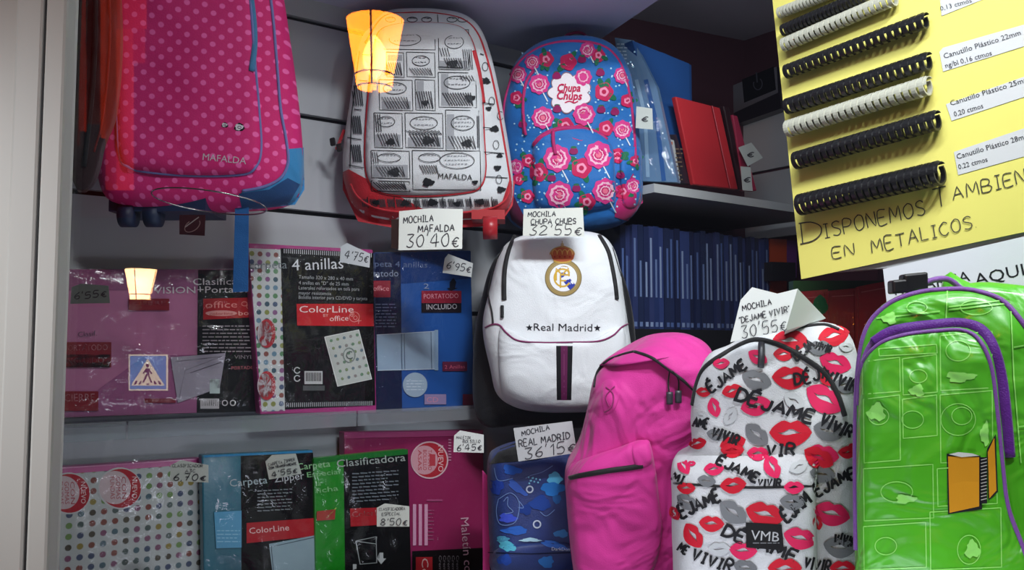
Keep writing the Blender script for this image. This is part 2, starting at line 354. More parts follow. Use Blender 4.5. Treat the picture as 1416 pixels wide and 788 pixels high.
class Art:
    def __init__(s, surf, off=.0008, st=.00003): s.st = st; s.S = surf; s.b = MB(); s.mats = []; s.o0 = off; s.n = 0
    def mi(s, c):
        m = ink(c) if isinstance(c, str) else c
        if m not in s.mats: s.mats.append(m)
        return s.mats.index(m)
    def put(s, vs, fs, c, lift=None):
        off = s.o0+(min(s.n*s.st, .0022) if lift is None else lift); s.n += 1
        P = [s.S.at(v[0], v[1], off) for v in vs]
        F_ = []
        for f in fs:
            a, b_, c_ = P[f[0]], P[f[1]], P[f[2]]
            F_.append(f if (b_-a).cross(c_-b_).dot(s.S.P.N if isinstance(s.S, Bag) else s.S.N) >= 0 else f[::-1])
        s.b.add(P, F_, s.mi(c))
    def poly(s, pts, c, cuts=0, lift=None):
        bm = bmesh.new(); vv = [bm.verts.new((p[0], p[1], 0)) for p in pts]; f = bm.faces.new(vv)
        bmesh.ops.triangulate(bm, faces=[f])
        for _ in range(cuts):
            bmesh.ops.subdivide_edges(bm, edges=bm.edges[:], cuts=1, use_grid_fill=True)
            bmesh.ops.triangulate(bm, faces=bm.faces[:])
        bm.verts.index_update()
        s.put([(v.co.x, v.co.y) for v in bm.verts], [tuple(v.index for v in f.verts) for f in bm.faces], c, lift); bm.free()
    def quad(s, p, c, nx=6, ny=6, lift=None):
        vs = [(lambda a, b: ((p[0][0]*(1-a)+p[1][0]*a)*(1-b)+(p[3][0]*(1-a)+p[2][0]*a)*b, (p[0][1]*(1-a)+p[1][1]*a)*(1-b)+(p[3][1]*(1-a)+p[2][1]*a)*b))(i/nx, j/ny) for j in range(ny+1) for i in range(nx+1)]
        fs = [(j*(nx+1)+i, j*(nx+1)+i+1, (j+1)*(nx+1)+i+1, (j+1)*(nx+1)+i) for j in range(ny) for i in range(nx)]
        s.put(vs, fs, c, lift)
    def rect(s, x0, y0, x1, y1, c, **k): s.quad([(x0, y0), (x1, y0), (x1, y1), (x0, y1)], c, **k)
    def blob(s, x, y, rx, ry, c, ang=0, n=20, rings=2, wob=0, petals=0, seed=0, lift=None, scal=0):
        vs = [(x, y)]; ca, sa = cos(R(ang)), sin(R(ang))
        for j in range(1, rings+1):
            for k in range(n):
                t = 2*pi*k/n; q = j/rings*(1+(wob*sin(t*3+seed)+wob*.6*sin(t*7+seed*2) if wob else 0)+(.07*cos(petals*t) if petals else 0)+(.2*abs(sin(scal*t/2))-.15 if scal else 0))
                a, b = rx*cos(t)*q, ry*sin(t)*q; vs.append((x+a*ca-b*sa, y+a*sa+b*ca))
        fs = [(0, 1+k, 1+(k+1) % n) for k in range(n)]
        for j in range(rings-1): a = 1+j*n; fs += [(a+k, a+n+k, a+n+(k+1) % n, a+(k+1) % n) for k in range(n)]
        s.put(vs, fs, c, lift)
    def ring(s, x, y, rx, ry, wd, c, ang=0, a0=0, a1=360, n=28, lift=None):
        ca, sa = cos(R(ang)), sin(R(ang)); pts = []
        for k in range(n+1):
            t = R(a0+(a1-a0)*k/n); a, b = rx*cos(t), ry*sin(t); pts.append((x+a*ca-b*sa, y+a*sa+b*ca))
        s.line(pts, wd, c, lift=lift)
    def line(s, pts, wd, c, lift=None, step=None):
        if step:
            q = []
            for i in range(len(pts)-1):
                L_ = hypot(pts[i+1][0]-pts[i][0], pts[i+1][1]-pts[i][1]); n = max(1, int(L_/step))
                q += [(pts[i][0]+(pts[i+1][0]-pts[i][0])*k/n, pts[i][1]+(pts[i+1][1]-pts[i][1])*k/n) for k in range(n)]
            pts = q+[pts[-1]]
        vs = []; n = len(pts)
        for i, p in enumerate(pts):
            a = pts[max(0, i-1)]; b = pts[min(n-1, i+1)]; dx, dy = b[0]-a[0], b[1]-a[1]; L_ = hypot(dx, dy) or 1
            ww = wd*.5
            nx, ny = -dy/L_*ww, dx/L_*ww
            vs += [(p[0]+nx, p[1]+ny), (p[0]-nx, p[1]-ny)]
        s.put(vs, [(2*i, 2*i+1, 2*i+3, 2*i+2) for i in range(n-1)], c, lift)
    def hand(s, text, p0, p1, h, wd, c, jit=.04, seed=1, slant=.1, lift=None):
        """handwriting: baseline p0 -> p1, capital height h (all in picture units)"""
        rr = random.Random(seed); gs = [GL.get(ch, GL.get(ch.upper())) if ch != ' ' else None for ch in text]
        tot = sum(.55 if g is None else ADV(g) for g in gs)-.26
        dx, dy = p1[0]-p0[0], p1[1]-p0[1]; W = hypot(dx, dy); ux, uy = dx/W, dy/W; vx, vy = uy, -ux; k = W/tot; x = 0
        for g in gs:
            if g is None: x += .55; continue
            jh = 1+rr.uniform(-jit, jit)*2; jy = rr.uniform(-jit, jit)
            for st in g:
                pts = []
                for (a, b) in st:
                    a += rr.uniform(-jit, jit)*.5; b += rr.uniform(-jit, jit)*.5
                    X = (x+a+b*slant)*k; Y = (b*jh+jy)*h; pts.append((p0[0]+ux*X+vx*Y, p0[1]+uy*X+vy*Y))
                if len(pts) > 3: pts = spline(pts, False, 3)
                s.line(pts, wd, c, lift, step=max(3, wd*2))
            x += ADV(g)
    def text(s, t, p0, p1, h, c, lift=None):
        """printed lettering fitted between p0 and p1 on its baseline, capital height h"""
        vs, fs = glyph_mesh(t)
        if not vs: return
        cap = max(v[1] for v in glyph_mesh('H')[0]); x0 = min(v[0] for v in vs); x1 = max(v[0] for v in vs)
        dx, dy = p1[0]-p0[0], p1[1]-p0[1]; W = hypot(dx, dy); ux, uy = dx/W, dy/W; vx, vy = uy, -ux
        q = [(p0[0]+ux*(a-x0)/(x1-x0)*W+vx*b/cap*h, p0[1]+uy*(a-x0)/(x1-x0)*W+vy*b/cap*h) for a, b in vs]
        s.put(q, fs, c, lift)
    def lines(s, x0, y0, x1, n, dy, h, c, seed=0, slope=0):
        """rows of very small print"""
        rr = random.Random(seed)
        for i in range(n):
            x = x0; y = y0+i*dy; xe = x1-(rr.random()*.25*(x1-x0) if i % 3 == 2 else 0)
            while x < xe:
                L_ = rr.uniform(3, 10); L_ = min(L_, xe-x)
                s.rect(x, y+slope*(x-x0), x+L_, y+h+slope*(x-x0), c, nx=1, ny=1); x += L_+1.6
    def star(s, x, y, r, c):
        s.poly([(x+(r if k % 2 == 0 else r*.42)*sin(pi*k/5), y-(r if k % 2 == 0 else r*.42)*cos(pi*k/5)) for k in range(10)], c)
    def build(s, name, parent, label=None):
        o = s.b.build(name, s.mats, parent, False, label)
        if name in ('lettering', 'printed_pattern', 'printed_mark'): o['kind'] = 'stuff'
        return o

def panel(name, surf, quad, thick, m, parent=None, off=0, label=None):
    P = [surf.at(a, b, off) for a, b in quad]; mb = MB(); mb.prism(P, -surf.N*thick); return mb.build(name, m, parent, False, label)
def base_of(pts): 
    v = sum((Vector(p) for p in pts), Vector())/len(pts); v.z = min(p[2] for p in pts); return v
def price_tag(surf, poly, label, lines, col='#dfe3dc', group='handwritten price cards', fold=None, inkc='#3a3a40'):
    P = [surf.at(a, b) for a, b in poly]
    t = thing('price_tag', label, 'price tag', base_of(P), group)
    mb = MB(); mb.prism(P, -surf.N*.0006); mb.build('card', paper(col), t)
    a = Art(surf, .0004)
    for i, (txt, p0, p1, h, wd) in enumerate(lines): a.hand(txt, p0, p1, h, wd, inkc, seed=len(txt)*7+i)
    a.build('lettering', t)
    return t
WRAP = clear('plastic_wrap', .04, .07, bump=.9, scale=13, edge=.7)
def sleeve(surf, q, parent, off=.006, seed=0, amp=.0022):
    nx, ny = 26, 30; vs = []; rr = random.Random(seed); ph = [rr.uniform(0, 6) for _ in range(6)]
    for j in range(ny+1):
        for i in range(nx+1):
            a, b = i/nx, j/ny
            x = (q[0][0]*(1-a)+q[1][0]*a)*(1-b)+(q[3][0]*(1-a)+q[2][0]*a)*b; y = (q[0][1]*(1-a)+q[1][1]*a)*(1-b)+(q[3][1]*(1-a)+q[2][1]*a)*b
            d = sin(a*9+b*5+ph[0])*sin(b*11-a*6+ph[1])+.7*abs(sin(a*17-b*13+ph[2]))+.5*sin(a*31+b*27+ph[3])*sin(b*3+ph[4])
            e = min(1, 8*min(a, 1-a, b, 1-b)+.05)
            vs.append(surf.at(x, y, off*e+amp*d*e+.001))
    fs = [(j*(nx+1)+i, (j+1)*(nx+1)+i, (j+1)*(nx+1)+i+1, j*(nx+1)+i+1) for j in range(ny) for i in range(nx)]
    return mesh('plastic_sleeve', vs, fs, WRAP, parent, None, True, 'clear crinkled plastic sleeve')
# ================================================================= THE SETTING
M_white = mat('slat_white', '#b9bcc0', .45, .05, 40, var=.03, vscale=3)
M_dark = mat('groove_dark', '#1b1c20', .7)
M_soff = mat('soffit_paint', '#cfcfe6', .6, var=.04, vscale=4)
M_maroon = mat('maroon_paint', '#4a2230', .7, var=.1, vscale=5)
M_shelf = mat('shelf_laminate', '#a9adae', .4, var=.03)
M_alu = mat('white_aluminium', '#c9cac6', .38, .12, 25, var=.08, vscale=22, stretch=(1, 1, .12), spec=.4)
M_street = mat('asphalt', '#2a2a2c', .9, .3, 60, var=.2)
def wall_pt(s, n, z): v = WP0+WD*s+WN*n; v.z = z; return v
ZG = [WALL.at(445, y).z for y in (560, 428, 296, 164.5, 33.5)]
zs = [ZG[0]-.44, ZG[0]-.22]+ZG+[ZG[4]+.22]
S0, S1 = -1.1, .905
mb = MB(); mb.box(wall_pt(S0, -.03, -1.5), WD*(S1-S0), WN*.012, Vector((0, 0, 2.7)))
wb = structure(mb.build('wall_back', M_dark))
for a, b in zip(zs[:-1], zs[1:]):
    mb = MB(); mb.box(wall_pt(S0, -.018, a+.006), WD*(S1-S0), WN*.018, Vector((0, 0, b-a-.012)))
    mb.build('plank', M_white, wb)
# soffit over the left part
zh = WALL.at(500, 17).z
A_, B_ = onZ(910, 0, zh), onZ(835, 51, zh); e = (A_-B_)
def hit(P, d):  # P + t d on the wall plane
    t = (WP0-Vector((P.x, P.y, 0))).dot(WN)/d.dot(WN); return P+d*t
poly = [wall_pt(S0, 0, zh), hit(A_, e), A_+e*1.0, wall_pt(S0, .35, zh)]
mb = MB(); mb.prism(poly, Vector((0, 0, .022))); structure(mb.build('trim_1', M_soff))
# ceiling of the shop behind, and maroon walls
zc = zh+.22
P1, P2 = onZ(883, 27, zc), onZ(1067, 63.5, zc); dm = (P2-P1).normalized()
nm = Vector((dm.y, -dm.x, 0))
mb = MB(); mb.box(P1-dm*.35-Vector((0, 0, 2.6)), dm*3.0, -nm*.05, Vector((0, 0, 2.6))); structure(mb.build('wall_rear', M_maroon))
mb = MB(); mb.box((-1.6, 1.5, zc), (4, 0, 0), (0, 4, 0), (0, 0, .05)); structure(mb.build('ceiling', mat('ceiling_paint', '#b8b6c2', .8, var=.04)))
mb = MB(); mb.box((-8, -14, -1.55), (16, 0, 0), (0, 20, 0), (0, 0, .05)); structure(mb.build('floor', M_street))
mb = MB(); mb.box((-.53, .86, -1.5), (-.05, 0, 0), Vector((-.45, .85, 0)), (0, 0, 2.7)); structure(mb.build('wall_left', mat('left_paint', '#5d4a4a', .7)))
# far side wall on the right, seen left of the poster
c0 = WALL.shift(-.14).at(985, 300); c0.z = 0; SD = Vector((.588, -.809, 0)); SN = Vector((-.809, -.588, 0))
SIDE2 = Plane(c0, SD, SN)
mb = MB(); mb.box(c0+Vector((0, 0, -1.5)), SD*.62, -SN*.03, Vector((0, 0, 2.7)))
ws = structure(mb.build('wall_right', M_maroon))
for y0, y1 in ((130, 236), (240, 330)):
    zt, zb = SIDE2.at(1060, y0).z, SIDE2.at(1060, y1).z
    mb = MB(); mb.box(c0+SN*.012+Vector((0, 0, zb)), SD*.6, -SN*.012, Vector((0, 0, zt-zb))); mb.build('plank', M_white, ws)
# platform the front bags stand on, and inner side board that carries the poster
ZP = -.48
mb = MB(); mb.box((-.56, .9, ZP-.03), (1.9, 0, 0), (-.2, 1.0, 0), (0, 0, .03)); structure(mb.build('trim_2', M_shelf))
POSTER = Plane((.718, 1.45, 0), SD, SN)
mb = MB(); o_ = POSTER.at(1112, 394); o_.z = POSTER.at(1112, 379).z
mb.box(o_-SN*.004+SD*.0, SD*.9, -SN*.018, Vector((0, 0, 1.2))); structure(mb.build('wall_display', M_shelf))
# window frame of two profiles, and the pane
def profile(name, xa, xb):
    a, b = onY(xa, 480, .80).x, onY(xb, 480, .80).x; mb = MB()
    mb.box((a, .80, -1.5), (b-a, 0, 0), (0, .02, 0), (0, 0, 2.6)); o = mb.build(name, M_alu, wf)
    bv = o.modifiers.new('edge', 'BEVEL'); bv.width = .003; bv.segments = 2; return o
mb = MB(); xa, xb = onY(-40, 480, .81).x, onY(58, 480, .81).x; mb.box((xa, .825, -1.5), (xb-xa, 0, 0), (0, .03, 0), (0, 0, 2.6))
wf = structure(mb.build('window_1', M_alu)); profile('frame', 3, 43); profile('frame', 45.5, 76)
mb = MB(); mb.tube([(onY(44.2, 480, .80).x, .803, z/10) for z in range(-10, 11)], .0014, 6); mb.build('seal', M_dark, wf)
GLASS = clear('shop_glass', .045, 0)
mb = MB(); mb.box((onY(84, 480, .82).x, .815, -1.5), (1.6, 0, 0), (0, .006, 0), (0, 0, 2.6)); mb.build('glass_pane', GLASS, wf)

# ---------------------------------------------------------------- outside, seen only mirrored in the glass
GY = .818
def mirror(px, py, D): v = onY(px, py, D); return Vector((v.x, 2*GY-v.y, v.z))
M_iron = mat('lamp_iron', '#20140e', .5, metal=.3)
def lantern(px, y0, y1, wpx, D, label, ce, cb, se, sb):
    top = mirror(px, y0, D); bot = mirror(px, y1, D); rt = wpx/F*D/2; rb = rt*.62; H = top.z-bot.z
    t = thing('street_lamp', label, 'street lamp', (top.x, top.y, -1.5), 'street lanterns mirrored in the window')
    sides = 24; vs = []
    for (z, r) in ((bot.z, rb), (bot.z+H*.18, rb*1.08), (top.z, rt)):
        vs += [(top.x+cos(2*pi*k/sides)*r, top.y+sin(2*pi*k/sides)*r, z) for k in range(sides)]
    fs = [(j*sides+k, j*sides+(k+1) % sides, (j+1)*sides+(k+1) % sides, (j+1)*sides+k) for j in range(2) for k in range(sides)]
    m = bpy.data.materials.new('lantern_glass'); m.use_nodes = True; nt = m.node_tree; b = nt.nodes['Principled BSDF']
    b.inputs['Base Color'].default_value = (.3, .12, .02, 1); b.inputs['Emission Color'].default_value = ce; b.inputs['Emission Strength'].default_value = se
    tr = nt.nodes.new('ShaderNodeBsdfTransparent'); tr.inputs[0].default_value = (1, .75, .4, 1)
    mx = nt.nodes.new('ShaderNodeMixShader'); mx.inputs[0].default_value = .78
    nt.links.new(tr.outputs[0], mx.inputs[1]); nt.links.new(b.outputs[0], mx.inputs[2]); nt.links.new(mx.outputs[0], nt.nodes['Material Output'].inputs[0])
    mesh('lantern_glass', vs, fs, m, t, None, True)
    # bulb
    mb = MB(); n = 12; bc = Vector((top.x, top.y, bot.z+H*.45)); prof_ = [bc+Vector((0, 0, (k/8-.5)*H*.62)) for k in range(9)]
    mb.tube(prof_, [max(.005, rt*.42*sin(pi*(k+.4)/8.8)) for k in range(9)], 12, up=(1, 0, 0)); mb.build('bulb', emis('bulb_glow', cb, sb), t, True)
    mb = MB()
    for k in range(4):
        a = pi/4*0+pi/2*k+pi/2
        mb.tube([(top.x+cos(a)*rb, top.y+sin(a)*rb, bot.z), (top.x+cos(a)*rb*1.08, top.y+sin(a)*rb*1.08, bot.z+H*.18), (top.x+cos(a)*rt, top.y+sin(a)*rt, top.z), (top.x+cos(a)*rt, top.y+sin(a)*rt, top.z+.03)], rt*.035, 6)
    for z, r in ((bot.z+H*.18, rb*1.1), (top.z, rt), (top.z+H*.1, rt*1.1), (bot.z, rb)):
        mb.tube([(top.x+cos(2*pi*k/24)*r, top.y+sin(2*pi*k/24)*r, z) for k in range(24)], rt*.03, 6, True)
    mb.build('frame', M_iron, t)
    mb = MB(); mb.tube([(top.x, top.y, -1.5), (top.x, top.y, bot.z-.25), (top.x, top.y, bot.z-.02)], [.05, .035, .02], 10); mb.build('pole', M_iron, t)
    return t
lantern(519, 28, 122, 82, 6, 'large orange street lantern glowing over the comic-print trolley backpack, mirrored in the glass', (1, .25, .012, 1), (1, .55, .14, 1), 40, 240)
lantern(195, 372, 415, 42, 11, 'small cream street lantern glowing over the pink folder at left, mirrored in the glass', (1, .6, .28, 1), (1, .8, .5, 1), 42, 60)
# lit crossing sign
q = [mirror(x, y, 10) for x, y in ((178, 490), (232, 490), (232, 540), (178, 540))]; sp_ = q[0]
t = thing('crossing_sign', 'blue square pedestrian crossing sign with walking figure, mirrored in the glass at left', 'road sign', (q[0].x, q[0].y, -1.5))
sb_ = emis('sign_blue', '#0078ac', 8.0); sw = emis('sign_white', '#e0d6b4', 7); sk = mat('sign_black', '#0a0a0a', .6)
def spt(x, y, d=0): v = mirror(x, y, 10); v.y += d; return v
mb = MB(); mb.prism([spt(178, 490, -.03), spt(232, 490, -.03), spt(232, 540, -.03), spt(178, 540, -.03)], (0, -.06, 0)); mb.build('panel', mat('sign_box', '#888888', .5), t)
def sflat(pts, d): 
    mb = MB(); mb.prism([spt(x, y, d) for x, y in pts], (0, -.006, 0)); return mb
mb = sflat([(178, 490), (232, 490), (232, 540), (178, 540)], 0); mb.build('border', sw, t)
mb = sflat([(180, 492), (230, 492), (230, 538), (180, 538)], .008); mb.build('face', sb_, t)
mb = sflat([(205, 496), (228, 533), (182, 533)], .016); mb.build('triangle', sw, t)
mb = MB()
for pts in ([(203.6, 503), (206.4, 503), (207.4, 505.5), (206, 508), (204, 508), (202.6, 505.5)], [(203, 509), (207, 509), (207.6, 518), (203, 518)], [(203, 517.5), (205.2, 517.5), (202.5, 524), (200, 529), (197.8, 529)], [(205, 517.5), (207.6, 517.5), (209, 523), (212, 529), (209.5, 529)],
            [(203, 509), (203.6, 511.5), (200, 517), (198.6, 516)], [(207, 509), (211.5, 516), (210.3, 517.3), (206.6, 512)], [(189, 526.5), (191.5, 526.5), (189, 531.5), (186, 531.5)], [(195, 526.5), (197, 526.5), (195.5, 531.5), (192.5, 531.5)], [(204, 530), (207, 530), (207, 532), (204, 532)], [(213.5, 526.5), (215.5, 526.5), (218, 531.5), (215, 531.5)], [(219, 526.5), (221.5, 526.5), (224.5, 531.5), (221.5, 531.5)]):
    mb.prism([spt(x, y, .024) for x, y in pts], (0, -.005, 0))
mb.build('pictogram', sk, t)
mb = MB(); c_ = spt(205, 540, -.06); mb.tube([(c_.x, c_.y, -1.5), (c_.x, c_.y, c_.z+.2)], .04, 10); mb.build('pole', M_iron, t)
# glowing strips added behind the camera to make the red reflections
t = thing('red_reflection_strips', 'red and orange glowing strips added behind the camera, mirrored at the upper left of the glass', 'glowing strip', mirror(140, 480, 5))
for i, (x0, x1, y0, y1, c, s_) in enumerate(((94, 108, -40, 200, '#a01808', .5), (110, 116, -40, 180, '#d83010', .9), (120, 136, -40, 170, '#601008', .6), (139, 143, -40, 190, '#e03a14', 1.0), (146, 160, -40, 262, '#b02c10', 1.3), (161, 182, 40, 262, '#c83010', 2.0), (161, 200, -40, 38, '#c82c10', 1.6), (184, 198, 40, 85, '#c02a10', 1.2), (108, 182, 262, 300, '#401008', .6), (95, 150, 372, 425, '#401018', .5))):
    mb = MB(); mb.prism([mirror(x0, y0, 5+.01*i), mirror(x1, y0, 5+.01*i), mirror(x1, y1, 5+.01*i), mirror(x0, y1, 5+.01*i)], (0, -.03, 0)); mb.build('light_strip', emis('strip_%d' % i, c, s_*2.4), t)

# ---------------------------------------------------------------- clear acrylic ledge under the upper folders
zl = WALL.shift(.07).at(440, 570).z
ACR = clear('acrylic', .05, .12, (.82, .86, .88, 1), bump=.1, scale=3, milky=.12)
t = thing('acrylic_ledge', 'clear grey acrylic ledge along the wall under the upper row of folders', 'shelf', wall_pt(-.3, .06, zl-.03))
ss = [-.95, -.42, .06, .52]
for a, b in zip(ss[:-1], ss[1:]):
    mb = MB(); mb.box(wall_pt(a+.002, .001, zl-.004), WD*(b-a-.004), WN*.125, Vector((0, 0, .003)))
    mb.box(wall_pt(a+.002, .123, zl-.03), WD*(b-a-.004), WN*.003, Vector((0, 0, .034))); mb.build('panel', ACR, t)
# ================================================================= FOLDERS ON THE LEFT
def wl(off): return WALL.shift(off)
def folder(label, quad, off, thick, m, group, name='ring_folder', cat='folder'):
    sf = wl(off); P = [sf.at(*p) for p in quad]
    t = thing(name, label, cat, base_of(P), group)
    mb = MB(); mb.prism(P, -WN*thick); o = mb.build('cover', m, t)
    b = o.modifiers.new('edge', 'BEVEL'); b.width = .003; b.segments = 2
    return t, sf
G1 = 'plastic-wrapped folders of the upper row'; G2 = 'plastic-wrapped folders of the lower row'
# pink folder, landscape
t, sf = folder('translucent pink folder with black printed insert, leftmost of the upper row', [(84, 372), (358, 372), (360, 568), (84, 578)], .055, .028, card('#b0688f'), G1)
a = Art(sf); a.quad([(84, 373), (358, 373), (358, 400), (84, 402)], '#8e5478', lift=.0002); a.quad([(200, 492), (286, 490), (286, 570), (84, 576)], '#94557d', lift=.0003)
a.build('printed_band', t)
a = Art(sf, .0015); a.quad([(274, 373), (357, 373), (360, 569), (272, 571)], '#0b0b0e', lift=0); ins = a.build('insert', t, 'black printed card insert')
a = Art(sf, .0022)
a.quad([(281, 413), (361, 411), (361, 438), (281, 442)], '#a81c22')
a.text('Clasificador', (267, 394), (356, 393), 9, '#c9c2c6'); a.text('VISION+Portafolio', (213, 406), (356, 404), 9, '#c9c2c6')
a.text('office', (284, 426), (328, 425), 9, '#e08a84'); a.text('box', (330, 436), (352, 435), 6, '#e8a8a0'); a.blob(306, 433, 22, 4, '#d9938c')
for (x, y) in ((338, 420), (345, 424), (352, 417)): a.ring(x, y, 4, 3, .8, '#e08a84', n=10)
a.text('colorline', (290, 435.5), (322, 435), 3.4, '#a81c22')
a.lines(280, 450, 352, 8, 5, 1.5, '#9a8f94', 3); a.text('VINYL', (324, 496), (350, 496), 5, '#8d8288'); a.text('PORTADOR', (320, 511), (356, 510), 4.5, '#b56068')
a.rect(277, 551, 303, 565, '#b7b2b4')
for k in range(9): a.rect(279+k*2.6, 553, 280+k*2.6, 561, '#1a1a1a', nx=1, ny=1)
for x in (311, 322): a.ring(x, 557, 3.6, 3.6, 1.3, '#c9c4c6', n=12)
for (x0, y0, x1, y1, tx, h) in ((84, 473, 154, 508, 'PORTATODO', 8), (84, 541, 136, 568, 'CIERRE', 10), (178, 413, 234, 429, 'CIERRE', 5)):
    a.rect(x0, y0, x1, y1, '#7e1824'); a.text(tx, (x0+5, y0+h+4), (x1-5, y0+h+3), h, '#b98088')
a.rect(86, 490, 152, 508, '#1a0d12'); a.text('INCLUIDO', (90, 503), (144, 502), 8, '#8f8088')
a.text('Clasif.', (108, 466), (134, 464), 7, '#5a4656'); a.rect(200, 551, 243, 557, '#7a2030')
a.quad([(236, 494), (312, 488), (304, 536), (246, 557)], '#9a93a0'); a.line([(262, 516), (308, 500)], 1.2, '#4a4450'); a.line([(242, 500), (306, 493)], 1, '#5a5460'); a.line([(246, 557), (256, 512), (306, 493)], .8, '#6a6470')
a.rect(290, 524, 304, 544, '#b8c6c4')
a.build('lettering', t); sleeve(sf, [(83, 371), (364, 371), (364, 572), (83, 580)], t, .006, 1)
# black folder "4 anillas"
Mdot = dots('dotted_print', '#c9cccb', '#556070', .0178, .27, ['#4a5a78', '#5a8a60', '#8a5a86', '#6a8aa0', '#8a8f4a', '#8a5048', '#3f5866'])
t, sf = folder('spotted folder with a wide black insert reading 4 anillas, pink edges', [(343, 336), (516, 345), (521, 569), (360, 573)], .085, .03, mat('pink_vinyl', '#b03a80', .35, coat=.3), G1)
a = Art(sf, .001); a.quad([(344, 343), (388, 345), (394, 568), (362, 569)], Mdot, lift=0); a.build('spotted_cover', t, 'white cover with coloured spots')
a = Art(sf, .0016); a.quad([(388, 343), (516, 350), (519, 560), (394, 566)], '#0a0b0d', lift=0); ins = a.build('insert', t, 'black printed card insert')
a = Art(sf, .0024)
a.text('carpeta', (345, 372), (397, 371), 11, '#7f878c'); a.text('4 anillas', (404, 374), (475, 371), 15, '#d7dade')
a.text('Tamaño 320 x 280 x 40 mm', (413, 385), (488, 388), 4.8, '#a9adb0'); a.text('4 anillas en "D" de 25 mm', (413, 393), (482, 395), 4.8, '#a9adb0')
a.text('Laterales reforzados en tela para', (413, 400), (497, 402), 4.6, '#a9adb0'); a.text('mayor resistencia', (413, 407), (458, 408), 4.6, '#a9adb0'); a.text('Bolsillo interior para CD/DVD y tarjeta', (413, 413), (508, 415), 4.6, '#a9adb0')
a.quad([(410, 420), (516, 420), (517, 451), (411, 450)], '#c4242b', lift=.00005)
a.text('ColorLine', (414, 432), (489, 432), 9, '#f0dedb'); a.text('BY', (447, 438), (454, 438), 4, '#e8b0aa'); a.text('office', (456, 444), (482, 443), 7, '#eed2ce')
a.text('BOX', (484, 436), (496, 448), 6, '#e89a94'); a.ring(490, 438, 7, 7, .8, '#e89a94', n=12)
a.quad([(449, 466), (496, 456), (514, 524), (467, 534)], '#b9beb8', lift=.00008); a.line([(449, 466), (496, 456), (514, 524), (467, 534), (449, 466)], 1.2, '#e0e2de')
for i in range(5):
    for j in range(6): a.blob(458+i*9+j*3.1, 471+j*10.5-i*2, 2.2, 2.2, ['#6a8a70', '#7f8f6a', '#6a7f88', '#8f8a86'][(i+j) % 4], n=8, rings=1)
a.ring(483, 491, 8, 10, 1.4, '#7f8a84', n=16); a.text('C', (479, 497), (488, 496), 11, '#5f6a64')
a.rect(421, 513, 446, 531, '#c5c8c8'); 
for k in range(10): a.rect(423+k*2.2, 515, 424.2+k*2.2, 527, '#111111', nx=1, ny=1)
a.rect(419, 533, 449, 540, '#55595a')
for x, y in ((411, 512), (411, 523)): a.ring(x, y, 4, 4, 1.5, '#c5c8c8', a0=20, a1=330, n=12)
for k in range(44):
    a.line([(393+k*2.8, 344+k*.14), (393+k*2.8, 350+k*.14)], .9, '#c9ccd0'); a.line([(396+k*2.75, 557-k*.06), (396+k*2.75, 563-k*.06)], .9, '#b9bcc0')
for (y, s_) in ((461, 0), (533, 1)):
    a.blob(369, y, 12, 20, '#b53a42', n=24); a.blob(366, y, 10, 17, '#cfc4c8', n=24); a.text('NUEVO', (376, y-14), (376, y+14), 5, '#e8d0d0'); a.text('PORTA', (362, y-10), (374, y+12), 5, '#b53a42')
a.build('lettering', t); sleeve(sf, [(342, 338), (519, 343), (523, 571), (359, 574)], t, .005, 2)
# blue folder
t, sf = folder('blue portfolio folder with pale ring-binder picture, rightmost of the upper row', [(519, 349), (651, 346), (657, 563), (520, 566)], .055, .03, card('#1f4f96'), G1)
a = Art(sf, .001); a.quad([(519, 350), (554, 349), (556, 565), (520, 566)], '#101a3c', lift=0); a.quad([(554, 349), (651, 347), (651, 385), (554, 392)], '#1b3870', lift=0); a.build('insert', t, 'dark blue card insert')
a = Art(sf, .0016)
a.text('carpeta 4 anillas', (500, 368), (591, 370), 8, '#5f6c8c'); a.text('Portatodo', (498, 383), (551, 382), 9, '#7f88a0')
a.rect(515, 388, 540, 411, '#8a2434'); a.text('office', (516, 402), (538, 402), 7, '#d08a90'); a.lines(519, 420, 548, 8, 4.4, 1.4, '#70789a', 5)
a.text('2', (586, 399), (593, 399), 7, '#8c98b8'); a.rect(583, 402, 638, 420, '#8a1c30'); a.rect(583, 419, 638, 432, '#150c14'); a.text('PORTATODO', (586, 413), (634, 412), 6.4, '#d08a98'); a.text('INCLUIDO', (590, 428), (632, 427), 7, '#b8b2b8')
a.poly([(624, 402), (618, 398), (622, 398), (622, 390), (627, 384), (631, 390), (629, 398), (633, 398)], '#0c1020')
a.quad([(521, 463), (602, 458), (604, 510), (522, 512)], '#8ea3b8', lift=.00005); a.line([(555, 461), (556, 511)], 1.2, '#56687e'); a.line([(559, 461), (560, 511)], .8, '#56687e'); a.line([(596, 459), (597, 510)], 1, '#56687e'); a.line([(521, 463), (602, 458), (604, 510), (522, 512)], .9, '#c3d2df')
a.rect(601, 456, 606, 512, '#7f97b0')
a.blob(574, 532, 17, 17, '#93a6b8', n=28); a.lines(562, 526, 586, 4, 4, 1.2, '#bccad6', 8)
a.rect(612, 500, 646, 513, '#5a1c38'); a.text('2 Anillas', (615, 510), (643, 509), 5, '#b05068'); a.rect(640, 545, 657, 560, '#6a1c38'); a.rect(587, 545, 617, 559, '#8a7aa0'); a.text('CD', (590, 556), (606, 556), 7, '#c08098')
a.build('lettering', t); sleeve(sf, [(518, 346), (656, 343), (660, 566), (519, 570)], t, .006, 3, .003)
